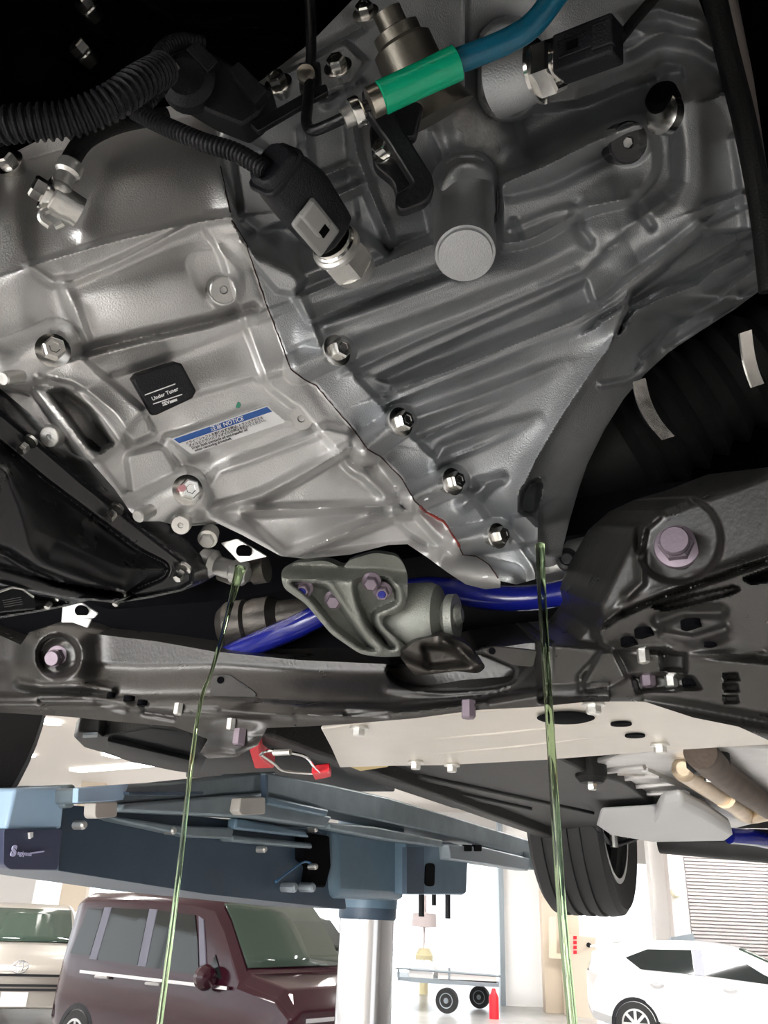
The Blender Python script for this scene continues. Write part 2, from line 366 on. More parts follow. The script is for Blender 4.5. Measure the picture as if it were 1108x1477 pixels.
# maroon van
def van_extra(t, G, side):
    for sg in (-1, 1):
        q = side(2.72, .08, sg, .10); b = MB(); xx = G(1, 0, 0) - G(0, 0, 0); yy = G(0, 1, 0) - G(0, 0, 0)
        b.lathe(q - xx * .02, xx, [(.05, -.06), (.10, -.03), (.115, .03), (.09, .09), (.03, .11)], 18); o = b.build('door_mirror', M['maroon'], t)
        MB().beam(q - yy * sg * .09, q + Vector((0, 0, -.06)), .05, .12).build('mirror_foot', M['plast'], o)
        for x0, x1 in ((.85, 1.08), (1.75, 1.98)):
            b = MB(); b.tube([G(x0, sg * .845, .90), G((x0 + x1) / 2, sg * .875, .905), G(x1, sg * .845, .905)], .016, 8); b.build('door_handle', M['alloy'], t)
        b = MB(); b.beam(G(.55, sg * .842, .93), G(3.0, sg * .842, .95), .03, .03); b.build('side_trim', M['chrome'], t)
        b = MB(); b.prism([G(3.15, sg * .70, .92), G(3.62, sg * .60, .90), G(3.66, sg * .60, .76), G(3.2, sg * .78, .80)], (0, 0, .04)); b.build('headlamp', M['alloy'], t)
    b = MB(); b.tube([G(3.08, .1, 1.075), G(3.05, -.3, 1.10), G(2.98, -.55, 1.14)], .012, 8); b.build('wiper', M['plast'], t)
    for k in range(3): MB().beam(G(3.70, -.5, .55 + k * .09), G(3.70, .5, .55 + k * .09), .03, .035).build('grille_bar', M['chrome'], t)
hv = Vector((math.cos(R(40)), -math.sin(R(40)), 0)); hvl = Vector((-hv.y, hv.x, 0))
van_st = [(0, .40, 1.00, 1.55, .76, .66), (.06, .32, 1.02, 1.68, .80, .70), (.25, .28, 1.03, 1.73, .83, .73), (1.2, .25, 1.02, 1.755, .835, .74), (2.2, .25, 1.00, 1.745, .835, .735), (2.55, .25, .99, 1.70, .83, .72), (2.75, .25, .98, 1.52, .83, .74), (3.10, .25, .97, 1.07, .82, .76), (3.55, .28, .90, .98, .78, .70), (3.70, .35, .75, .82, .70, .62)]
_vo = Vector((-3.85, 11.9, 0)) * .925 + hvl * .82
VAN = car('maroon_van', 'maroon boxy minivan parked left of the chrome piston', _vo, hv, van_st, 'maroon',
    [('quarter_window', [(.22, .1), (.62, .1), (.66, .84), (.34, .84)], None), ('rear_door_window', [(.78, .06), (1.52, .06), (1.50, .85), (.82, .85)], None), ('front_door_window', [(1.68, .05), (2.52, .06), (2.40, .5), (2.28, .83), (1.66, .85)], None), ('corner_window', [(2.66, .1), (2.86, .1), (2.70, .45)], None),
     ('pillar', [(.63, .05), (.77, .05), (.81, .86), (.67, .86)], 'pillar_p'), ('pillar', [(1.53, .05), (1.67, .05), (1.65, .86), (1.51, .86)], 'pillar_p'), ('pillar', [(2.54, .05), (2.64, .05), (2.42, .80), (2.34, .83)], 'pillar_p')],
    [(.62, 1, .29), (.62, -1, .29), (3.05, 1, .29), (3.05, -1, .29)], van_extra, roofglass=[('windscreen', 2.60, 3.07, 'tintg')])
# white hatchback
def hatch_extra(t, G, side):
    for sg in (-1, 1):
        q = side(2.75, .02, sg, .10); xx = G(1, 0, 0) - G(0, 0, 0); b = MB(); b.lathe(q - xx * .02, xx, [(.05, -.07), (.09, -.03), (.10, .03), (.03, .1)], 16); b.build('door_mirror', M['whitep'], t)
        for x0 in (.98, 2.0): b = MB(); b.tube([G(x0, sg * .855, .86), G(x0 + .1, sg * .885, .865), G(x0 + .2, sg * .855, .86)], .016, 8); b.build('door_handle', M['whitep'], t)
    b = MB(); b.prism([G(.05, -.55, 1.28), G(.05, .55, 1.28), G(.42, .55, 1.36), G(.42, -.55, 1.36)], (0, 0, .03)); b.build('spoiler', M['whitep'], t, bevel=.01)
    for sg in (-1, 1): MB().prism([G(.02, sg * .62, .98), G(.02, sg * .78, .96), G(.2, sg * .83, .90), G(.12, sg * .83, .75), G(.0, sg * .66, .78)], (0, 0, .02)).build('tail_lamp', mat('pale_lamp_%d' % (sg + 1), (.8, .74, .72), .3), t)
hh = Vector((math.cos(R(24)), -math.sin(R(24)), 0)); hhl = Vector((-hh.y, hh.x, 0))
_ho = Vector(((866 - 554) / 1338 * 14.7, 14.7, 0)) + hhl * .85
hst = [(0, .45, .85, 1.0, .72, .60), (.08, .32, .98, 1.22, .80, .62), (.35, .26, 1.0, 1.35, .84, .62), (.9, .24, 1.0, 1.42, .85, .62), (1.7, .23, .97, 1.445, .85, .63), (2.2, .23, .94, 1.40, .85, .63), (2.7, .23, .92, 1.20, .85, .66), (3.15, .24, .88, .97, .83, .72), (3.7, .28, .75, .80, .76, .66), (3.98, .38, .6, .64, .62, .5)]
HB = car('white_hatchback', 'white hatchback parked in front of the roller shutter at bottom right', _ho, hh, hst, 'whitep',
    [('rear_side_window', [(.62, .55), (.85, .08), (1.62, .08), (1.60, .88), (.95, .86)], None), ('front_side_window', [(1.78, .08), (2.86, .1), (2.55, .55), (2.2, .86), (1.76, .9)], None), ('pillar', [(1.63, .06), (1.77, .06), (1.75, .9), (1.61, .9)], 'pillar_p')],
    [(.72, 1, .30), (.72, -1, .30), (3.2, 1, .30), (3.2, -1, .30)], hatch_extra, roofglass=[('windscreen', 2.28, 3.05, 'tintg')])
# greige car nose on
def mk_front(t, G, side):
    b = MB()
    for rx, rz, rr in ((.10, .07, .012), (.035, .068, .010), (.09, .03, .010)):
        pts = [G(3.99, rx * math.cos(a), .80 + rz * math.sin(a) + (.03 if rz < .05 else 0)) for a in np.linspace(0, 2 * math.pi, 25)]; b.tube(pts, rr, 8, cap=False)
    b.build('oval_emblem', M['chrome'], t)
    for z, w in ((.70, .62), (.58, .66), (.53, .66)): MB().beam(G(3.985, -w, z), G(3.985, w, z), .03, .03).build('grille_slot', M['plast'], t)
    MB().beam(G(4.0, -.17, .42), G(4.0, .17, .42), .02, .17).build('number_plate', M['labelw'], t)
    for sg in (-1, 1): MB().prism([G(3.93, sg * .45, .76), G(3.75, sg * .74, .78), G(3.75, sg * .76, .68), G(3.94, sg * .45, .66)], (0, 0, .02)).build('headlamp', M['alloy'], t)
gst = [(0, .45, .9, 1.0, .7, .6), (.1, .3, 1.0, 1.35, .82, .62), (.6, .25, 1.0, 1.53, .84, .64), (1.8, .25, .98, 1.56, .85, .65), (2.3, .25, .97, 1.48, .85, .65), (3.0, .26, .95, 1.03, .84, .74), (3.6, .28, .88, .94, .82, .70), (3.9, .3, .72, .82, .76, .66), (3.98, .32, .6, .74, .72, .62)]
hg = Vector((.34, -.94, 0)).normalized()
_go = PY(28, 1400, 12.9); _go.z = 0
GC = car('greige_car', 'greige metallic car seen nose on at the lower left corner', _go - hg * 3.98, hg, gst, 'silverp', [('front_side_window', [(1.2, .08), (2.7, .1), (2.2, .85), (1.2, .88)], None)], [(.7, 1, .31), (.7, -1, .31), (3.25, 1, .31), (3.25, -1, .31)], mk_front, roofglass=[('windscreen', 2.32, 2.97, 'tintg')])
hw = Vector((-.93, -.37, 0)).normalized(); _wo = PY(36, 1350, 20); _wo.z = 0
WC = car('white_car', 'white car half hidden between the greige car and the maroon van', _wo - hw * 2.9, hw, hst, 'whitep', [('front_side_window', [(1.75, .08), (2.85, .1), (2.5, .55), (2.2, .86), (1.73, .9)], 'tintg')], [(.72, 1, .3), (.72, -1, .3), (3.2, 1, .3), (3.2, -1, .3)], None, roofglass=[('windscreen', 2.28, 3.05, 'tintg')])
hb_ = Vector((.5, -.87, 0)).normalized(); _bo = PY(478, 1400, 15.5); _bo.z = 0
BC = car('black_car', 'black car mostly hidden behind the maroon van and the piston', _bo - hb_ * 3.6, hb_, gst, 'blackp', [('front_side_window', [(1.2, .08), (2.7, .1), (2.2, .85), (1.2, .88)], None)], [(.7, 1, .31), (.7, -1, .31), (3.25, 1, .31), (3.25, -1, .31)], None, roofglass=[('windscreen', 2.32, 2.97, 'tint')])
# ================================================================== THE TRANSAXLE CASTINGS (cast relief, real depth)
def base_d(x, y): return 0.60 + 0.0002 * (x - 400) + 0.0001 * (y - 400)
class Relief:
    def __init__(s, X, Y): s.X = np.asarray(X, float); s.Y = np.asarray(Y, float); s.h = np.zeros_like(s.X)
    def dist(s, line):
        X, Y = s.X, s.Y; best = np.full_like(X, 1e9); side = np.zeros_like(X); tt = np.zeros_like(X)
        k = len(line) - 1
        for i in range(k):
            ax, ay = line[i][:2]; bx, by = line[i + 1][:2]; dx, dy = bx - ax, by - ay; L = dx * dx + dy * dy + 1e-9
            t = np.clip(((X - ax) * dx + (Y - ay) * dy) / L, 0, 1)
            d = np.hypot(X - ax - t * dx, Y - ay - t * dy); m = d < best
            best = np.where(m, d, best); side = np.where(m, np.sign(dx * (Y - ay) - dy * (X - ax)), side); tt = np.where(m, (i + t) / k, tt)
        return best, side, tt
    def sdf(s, poly):
        X, Y = s.X, s.Y; best = np.full_like(X, 1e9); ins = np.zeros(X.shape, bool); n = len(poly)
        for i in range(n):
            ax, ay = poly[i]; bx, by = poly[(i + 1) % n]; dx, dy = bx - ax, by - ay; L = dx * dx + dy * dy + 1e-9
            t = np.clip(((X - ax) * dx + (Y - ay) * dy) / L, 0, 1)
            best = np.minimum(best, np.hypot(X - ax - t * dx, Y - ay - t * dy))
            if abs(dy) > 1e-9:
                c = ((ay > Y) != (by > Y)) & (X < dx * (Y - ay) / dy + ax); ins ^= c
        return np.where(ins, -best, best)
    @staticmethod
    def ss(t): t = np.clip(t, 0, 1); return t * t * (3 - 2 * t)
    def plate(s, poly, h, e=8): s.h += h * s.ss(.5 - s.sdf(poly) / e); return s
    def level(s, poly, h, e=8, f=1.0):
        """blend the surface inside poly to an absolute level (h number or (h0, gx, gy, cx, cy))"""
        w = s.ss(.5 - s.sdf(poly) / e) * f
        t = h if not isinstance(h, tuple) else h[0] + h[1] * (s.X - h[3]) + h[2] * (s.Y - h[4])
        s.h = s.h * (1 - w) + t * w; return s
    def ridge(s, line, h, wa, wb=None, p=2):
        """raised line: wa = width on the left/upper side when drawn left to right, wb = other side; h may vary along it"""
        wb = wa if wb is None else wb; d, sd, t = s.dist(line); w = np.where(sd < 0, wa, wb)
        hh = h if not isinstance(h, (list, tuple)) else np.interp(t, np.linspace(0, 1, len(h)), h)
        s.h += hh * np.exp(-(d / w) ** p); return s
    def lip(s, line, h, ws, wl, wend=25):
        """cliff of width ws on the upper side, surface falling back gently over wl on the lower side"""
        d, sd, t = s.dist(line); s.h += h * np.where(sd < 0, np.exp(-(d / ws) ** 2), np.exp(-d / wl)); return s
    def cap(s, a, b, r, h, k=1.0):
        """half-round boss from a to b"""
        d, sd, t = s.dist([a, b]); q = np.sqrt(np.clip(1 - (d / r) ** 2, 0, 1)) * h * k
        s.h = np.where(d < r, np.maximum(s.h, s.h * 0 + q + s._b(a, b)), s.h); return s
    def _b(s, a, b): return 0
    def bulge(s, cx, cy, rx, ry, ang, h, p=2):
        c, q = math.cos(R(ang)), math.sin(R(ang)); u = ((s.X - cx) * c + (s.Y - cy) * q) / rx; v = (-(s.X - cx) * q + (s.Y - cy) * c) / ry
        s.h += h * np.exp(-(np.abs(u) ** p + np.abs(v) ** p)); return s
    def disc(s, cx, cy, r, h, e=5): s.h += h * s.ss(.5 - (np.hypot(s.X - cx, s.Y - cy) - r) / e); return s

SEAM = [(330, 150), (322, 195), (318, 240), (335, 318), (355, 350), (366, 385), (385, 440), (404, 490), (420, 533), (440, 548), (456, 556), (485, 590), (512, 622), (530, 648), (548, 658), (580, 690), (598, 722), (614, 738), (640, 752), (660, 782), (668, 800), (688, 803), (706, 815), (722, 838)]
LOWER_L = [(722, 848), (700, 850), (672, 843), (645, 825), (615, 803), (588, 785), (560, 786), (505, 800), (440, 806), (405, 802), (350, 772), (300, 748), (262, 760), (232, 752), (205, 752), (188, 738), (165, 705), (130, 665), (100, 652), (60, 610), (-10, 552)]
OUT_L = [(-10, 235), (60, 200), (150, 172), (260, 150)] + SEAM + LOWER_L
OUT_R = list(reversed(SEAM)) + [(385, 110), (450, 60), (520, -12), (1004, -12), (1030, 60), (1062, 150), (1075, 220), (1086, 290), (1098, 370), (1106, 402), (1098, 418), (1060, 446), (1010, 478), (965, 508), (930, 540), (900, 575), (872, 620), (848, 668), (835, 705), (822, 750), (812, 790), (808, 822), (770, 836), (745, 843)]

def _heights(X, Y):
    r = Relief(X, Y); ss = r.ss
    mm = 0.001
    # ---------------- left: converter housing
    # cylinder of the housing: falls away towards the top
    top = [(0, 420), (45, 384), (270, 322), (345, 306), (420, 290)]
    d, sd, t = r.dist(top); up = np.where(sd < 0, d, 0)
    LEFT = ss(.5 - r.sdf([(-50, -50), (300, -50), (318, 240), (350, 345), (404, 490), (440, 548), (600, 725), (722, 850), (-50, 900)]) / 6)
    r.h += -np.minimum(70, up ** 1.55 * .030) * mm * LEFT
    r.bulge(200, 250, 110, 40, -15, 10 * mm); r.bulge(60, 300, 30, 80, 0, -6 * mm)
    r.ridge([(118, 330), (128, 290), (150, 240)], 4 * mm, 14, 20)
    # lip with the triangular facet
    r.lip([(42, 384), (150, 352), (270, 322), (345, 312)], 9 * mm, 4, 26)
    r.ridge([(42, 384), (75, 406), (98, 407), (165, 380), (275, 325)], 4 * mm, 5, 7)
    r.ridge([(285, 322), (320, 313), (345, 308)], 5 * mm, 6)
    # pillow bulge
    r.level([(100, 425), (300, 352), (352, 352), (372, 400), (380, 440), (210, 490), (135, 505)], (4 * mm, 0, 0, 0, 0), 26, .5)
    r.bulge(225, 425, 105, 62, -16, 15 * mm, 2.4)
    r.ridge([(92, 408), (108, 450), (122, 498)], 5 * mm, 8, 8); r.ridge([(108, 440), (128, 492)], 3.5 * mm, 5)
    r.bulge(75, 440, 28, 55, -20, -6 * mm)
    # plug seat
    r.level(rounded([(268, 375), (300, 352), (345, 375), (350, 420), (335, 446), (300, 445), (285, 410)], 20), (9 * mm, .02 * mm, 0, 310, 410), 12)
    r.disc(322, 420, 23, 5 * mm, 5)
    # groove and bright lip under the pillow
    r.ridge([(105, 512), (200, 488), (300, 466), (365, 446)], -9 * mm, 8, 5)
    r.lip([(108, 519), (200, 497), (300, 474), (365, 452)], 6 * mm, 4, 30)
    r.lip([(160, 548), (240, 522), (365, 470)], -4 * mm, 6, 40)
    # recess right of the box
    r.level(rounded([(272, 545), (258, 520), (340, 488), (352, 470), (372, 540), (290, 572)], 12), -1.5 * mm, 10, .8)
    # lip above the label area
    E = [(150, 655), (172, 640), (186, 612), (204, 594), (235, 583), (292, 565), (366, 543), (374, 552), (422, 533)]
    r.lip(E, 6 * mm, 40, 4)
    # label area lower side
    F = [(300, 742), (303, 700), (318, 682), (350, 670), (430, 640), (470, 622), (500, 628)]
    r.level([(210, 600), (290, 572), (425, 535), (470, 600), (350, 660), (300, 690), (260, 660)], (1 * mm, 0, 0, 0, 0), 16, .8)
    r.lip(F, 6 * mm, 10, 30)
    r.ridge([(238, 625), (300, 680)], -4 * mm, 26)
    r.level([(240, 630), (388, 578), (420, 608), (276, 664)], (2.5 * mm, 0, 0, 0, 0), 16)
    # arm from the upper left bolt and the slotted window
    r.plate(rounded([(40, 500), (80, 478), (125, 520), (205, 590), (225, 625), (190, 640), (165, 600), (110, 555), (50, 540)], 10), 9 * mm, 8)
    r.cap((10, 530), (80, 500), 40, 16 * mm)
    r.ridge([(55, 545), (110, 560), (150, 600), (178, 640)], 3 * mm, 5)
    r.level([(70, 566), (92, 562), (128, 590), (162, 640), (145, 652), (128, 645)], -45 * mm, 5)
    r.plate([(45, 560), (72, 560), (130, 648), (200, 735), (182, 742), (120, 668)], 6 * mm, 5)
    r.level([(0, 560), (46, 562), (125, 672), (180, 742), (165, 730), (60, 640)], -14 * mm, 8)
    r.disc(70, 630, 15, 12 * mm, 4)
    # lower left boss
    r.plate(rounded([(180, 655), (235, 642), (262, 690), (300, 700), (304, 735), (232, 752), (200, 752), (190, 720)], 12), 8 * mm, 8)
    r.cap((196, 740), (268, 706), 32, 18 * mm); r.disc(205, 742, 10, 10 * mm, 3); r.disc(260, 757, 14, 10 * mm, 4)
    r.ridge([(240, 640), (262, 665), (272, 690)], 4 * mm, 8)
    # pockets and ribs
    r.level([(304, 735), (378, 712), (450, 672), (468, 630), (320, 684)], (3 * mm, .0, .02 * mm, 380, 690), 10, .8)
    r.level([(372, 731), (520, 642), (546, 658), (592, 718), (560, 726)], -13 * mm, 10)
    r.level([(352, 743), (555, 737), (412, 800)], -16 * mm, 10)
    r.level([(430, 803), (560, 752), (598, 742), (650, 800), (590, 784)], -14 * mm, 12)
    r.ridge([(298, 738), (378, 714), (450, 676), (525, 634)], 7 * mm, 6, 6); r.ridge([(352, 737), (460, 731), (565, 727)], 6 * mm, 5); r.ridge([(410, 801), (480, 775), (560, 748), (600, 736)], 7 * mm, 6)
    r.ridge([(300, 742), (355, 770), (408, 803)], 8 * mm, 14)
    # seam flange, left of the joint
    d, sd, t = r.dist(SEAM); r.h += 7 * mm * ss((46 - d) / 10) * (sd > 0) * ss((Y - 300) / 40)
    r.h += 9 * mm * ss((60 - d) / 10) * (sd < 0) * ss((Y - 330) / 40)
    r.lip([(352, 345), (345, 320), (330, 262)], 3 * mm, 20, 8)
    r.plate([(350, 350), (372, 338), (440, 404), (425, 424), (400, 420), (368, 384)], 12 * mm, 9)
    r.ridge([(560, 640), (600, 690), (625, 725)], 0 * mm, 8)
    r.plate([(512, 636), (540, 660), (600, 735), (588, 742), (540, 690), (505, 640)], -4 * mm, 6)
    r.cap((640, 815), (735, 835), 26, 20 * mm)
    # ---------------- right: gear case
    RIGHT = 1 - LEFT
    # dark dips and the whole upper part stepping back
    upl = [(300, 345), (425, 405), (640, 330), (720, 285), (880, 190), (1000, 150)]
    d, sd, t = r.dist(upl); r.h += -40 * mm * ss(d / 60) * (sd < 0) * RIGHT
    # shelf
    r.plate(rounded([(425, 430), (500, 398), (640, 343), (645, 388), (560, 420), (445, 466)], 8), 13 * mm, 7)
    r.ridge([(425, 430), (500, 398), (638, 343)], 3 * mm, 4); r.ridge([(445, 462), (560, 418), (648, 386)], 2.5 * mm, 4)
    # pipe-like ridge
    r.ridge([(470, 484), (560, 455), (660, 420), (760, 380), (850, 335), (895, 300)], 17 * mm, 34, 30, 2.6)
    r.ridge([(470, 468), (560, 436), (650, 402)], 4 * mm, 10)
    r.lip([(510, 536), (600, 494), (700, 452), (840, 392), (880, 352), (905, 330), (960, 290)], 5 * mm, 14, 3)
    # pocket between
    r.level([(540, 548), (620, 510), (845, 408), (856, 440), (740, 482), (560, 552)], -6 * mm, 14)
    r.level([(515, 545), (532, 540), (572, 560), (575, 590), (560, 585)], -1 * mm, 8)
    # wave rib
    W1 = [(572, 562), (640, 538), (740, 498), (830, 462), (872, 436), (900, 412), (960, 365), (1012, 322)]
    r.lip(W1, 12 * mm, 5, 22); r.ridge([(552, 585), (640, 550), (760, 500), (840, 468), (890, 440), (960, 385)], 4 * mm, 5, 3)
    # ribs of the lower field
    r.ridge([(602, 602), (680, 576), (760, 545), (815, 522)], [9 * mm, 8 * mm, 5 * mm, 1 * mm], 10, 14)
    r.ridge([(605, 634), (680, 600), (740, 578)], [5 * mm, 3 * mm, 0], 4)
    r.ridge([(632, 660), (640, 645), (690, 627), (785, 598)], [9 * mm, 9 * mm, 6 * mm, 0], 7, 12); r.ridge([(626, 672), (700, 642), (770, 606)], [5 * mm, 3 * mm, 0], 4)
    r.ridge([(668, 728), (695, 706), (720, 690)], [8 * mm, 6 * mm, 2 * mm], 8); r.ridge([(690, 695), (725, 690)], 4 * mm, 6)
    # flange edge on the right of the joint
    r.level([(560, 560), (600, 610), (625, 650), (660, 700), (720, 762), (756, 700), (800, 620), (868, 510), (896, 440), (840, 472), (700, 530)], (0, .004 * mm, -.01 * mm, 700, 600), 30, .0)
    for a, b, rr in [((432, 528), (488, 503), 27), ((528, 646), (578, 608), 25), ((600, 716), (652, 694), 24), ((662, 782), (716, 772), 24)]:
        r.cap(a, b, rr, 24 * mm)
    # casing side beyond the front edge
    S = [(1010, 335), (950, 390), (910, 420), (902, 450), (882, 500), (850, 548), (812, 605), (775, 668), (755, 705), (752, 742), (776, 760), (780, 800)]
    d, sd, t = r.dist(S); rt = (sd < 0)
    SIDE = ss(.5 - r.sdf([(1012, 335), (950, 390), (910, 420), (902, 450), (882, 500), (850, 548), (812, 605), (775, 668), (758, 705), (760, 742), (778, 760), (782, 830), (900, 830), (1200, 400), (1150, 330)]) / 7)
    r.h += (-16 * mm - np.minimum(60, d * .75) * mm) * SIDE * ss((Y - 425) / 40)
    r.h += -22 * mm * SIDE * (1 - ss((Y - 425) / 40))
    r.ridge([(868, 556), (905, 548), (945, 530), (970, 505)], 3 * mm, 5)
    # the slot by the drain
    r.level(rounded([(750, 740), (752, 710), (765, 692), (782, 692), (780, 712), (770, 745)], 8), -50 * mm, 5)
    r.ridge([(782, 692), (776, 720), (778, 760), (786, 800)], 5 * mm, 3)
    r.plate([(740, 745), (778, 740), (782, 782), (730, 790)], 8 * mm, 6)
    # ribs on the outer side
    for ln, h in [([(868, 466), (940, 424), (1010, 388), (1076, 346)], 10), ([(902, 470), (918, 448), (960, 428), (1008, 410), (1030, 390), (1074, 368)], 10), ([(930, 520), (965, 478), (1010, 452), (1040, 436), (1060, 410), (1095, 385)], 8), ([(880, 500), (905, 470)], 6), ([(1018, 298), (1070, 280)], 9), ([(960, 505), (1030, 460), (1096, 414)], 5), ([(1020, 330), (1084, 300)], 5)]:
        r.lip(ln, h * 1.2 * mm, 4, 16)
    # the rounded corner leg
    r.ridge([(990, 140), (1000, 210), (1000, 265), (985, 300), (945, 325), (905, 345)], [20 * mm, 22 * mm, 24 * mm, 26 * mm, 20 * mm, 8 * mm], 38, 26, 3)
    r.ridge([(1062, 200), (1072, 250), (1082, 330)], 9 * mm, 10)
    # upper pad with the plug
    r.plate(rounded([(720, 285), (716, 262), (800, 228), (880, 178), (925, 168), (948, 200), (948, 250), (915, 290), (850, 306), (770, 350), (720, 360)], 16, 6), 30 * mm, 14)
    r.ridge([(728, 262), (800, 232), (880, 196)], 5 * mm, 4); r.ridge([(735, 282), (790, 268), (850, 240), (876, 226)], -10 * mm, 14, 8)
    r.disc(905, 205, 33, 4 * mm, 6)
    r.ridge([(738, 330), (800, 305), (850, 296), (915, 288)], 4 * mm, 5)
    r.ridge([(832, 298), (832, 326), (850, 350)], -7 * mm, 8); r.ridge([(915, 282), (928, 310), (940, 326)], -6 * mm, 7); r.ridge([(742, 320), (750, 345)], -5 * mm, 6)
    # big capped boss
    r.h = np.maximum(r.h, np.where(r.dist([(674, 262), (674, 300)])[0] < 43, 0.034 * np.sqrt(np.clip(1 - (r.dist([(674, 272), (674, 300)])[0] / 44) ** 2, 0, 1)) ** .6, -9))
    # cavity behind, upper ribs
    r.plate(rounded([(745, 160), (840, 150), (940, 110), (955, 160), (870, 190), (760, 225)], 10), -22 * mm, 16)
    r.lip([(845, 140), (900, 118), (945, 102)], 14 * mm, 10, 8)
    for ln in [[(905, 72), (960, 46), (1006, 56), (1030, 72)], [(900, 30), (950, 12), (1006, 28)], [(915, 112), (950, 88), (1000, 96), (1042, 128)], [(850, 60), (905, 44), (960, 46)]]:
        r.ridge(ln, 12 * mm, 9, 12)
    # sensor barrel seat and turret
    r.cap((735, 70), (735, 130), 44, 18 * mm, .6)
    r.h += 20 * mm * np.exp(-(np.hypot(X - 690, Y - 195) / 58) ** 4)
    r.bulge(640, 190, 20, 60, 15, -6 * mm); r.ridge([(625, 190), (640, 230)], 5 * mm, 8)
    r.ridge([(672, 0), (670, 140)], 4 * mm, 3)
    # bay with vertical webs between the harness and the boss
    r.level([(500, 210), (560, 150), (620, 290), (632, 338), (560, 366), (520, 330)], (-34 * mm, 0, .05 * mm, 560, 280), 14, .8)
    for ln in [[(440, 190), (452, 260), (500, 330)], [(500, 130), (515, 220), (540, 290), (566, 350)], [(455, 258), (505, 238)], [(470, 290), (530, 262)], [(360, 225), (420, 232), (440, 215)], [(335, 190), (380, 215)], [(620, 290), (632, 336)]]:
        r.ridge(ln, 13 * mm, 5, 8)
    r.plate([(380, 120), (500, 60), (530, 90), (510, 120), (440, 150), (395, 150)], 18 * mm, 8)
    r.ridge([(410, 100), (520, 40)], 8 * mm, 6); r.ridge([(470, 150), (520, 120)], 8 * mm, 6)
    r.plate([(335, 215), (400, 240), (420, 320), (370, 336), (350, 320)], 10 * mm, 12)
    return r.h

def _box(a, k):
    for ax in (0, 1):
        p = np.pad(a, [(k + 1, k) if i == ax else (0, 0) for i in (0, 1)], mode='edge'); c = np.cumsum(p, ax)
        a = (c[2 * k + 1:] - c[:-2 * k - 1]) / (2 * k + 1) if ax == 0 else (c[:, 2 * k + 1:] - c[:, :-2 * k - 1]) / (2 * k + 1)
    return a
class HeightMap:
    def __init__(s, fn, x0, x1, y0, y1, st=2.0, soft=1, boost=0.0, wide=16):
        s.x0, s.y0, s.st = x0, y0, st; X, Y = np.meshgrid(np.arange(x0, x1, st), np.arange(y0, y1, st)); H = fn(X, Y)
        for _ in range(soft): Pd = np.pad(H, 1, mode='edge'); H = (Pd[:-2, 1:-1] + Pd[2:, 1:-1] + Pd[1:-1, :-2] + Pd[1:-1, 2:] + 4 * H) / 8
        if boost: H = H + (boost + 1.0 * Relief.ss((X - 440) / 80) * Relief.ss((Y - 330) / 60)) * (H - _box(_box(H, wide), wide))
        s.H = H
    def __call__(s, X, Y):
        X = np.asarray(X, float); Y = np.asarray(Y, float); ny, nx = s.H.shape
        u = np.clip((X - s.x0) / s.st, 0, nx - 1.001); v = np.clip((Y - s.y0) / s.st, 0, ny - 1.001); i = u.astype(int); j = v.astype(int); a = u - i; b = v - j; H = s.H
        return (H[j, i] * (1 - a) + H[j, i + 1] * a) * (1 - b) + (H[j + 1, i] * (1 - a) + H[j + 1, i + 1] * a) * b
heights = HeightMap(_heights, -60, 1180, -60, 900, 1.8, 1, 0.75)
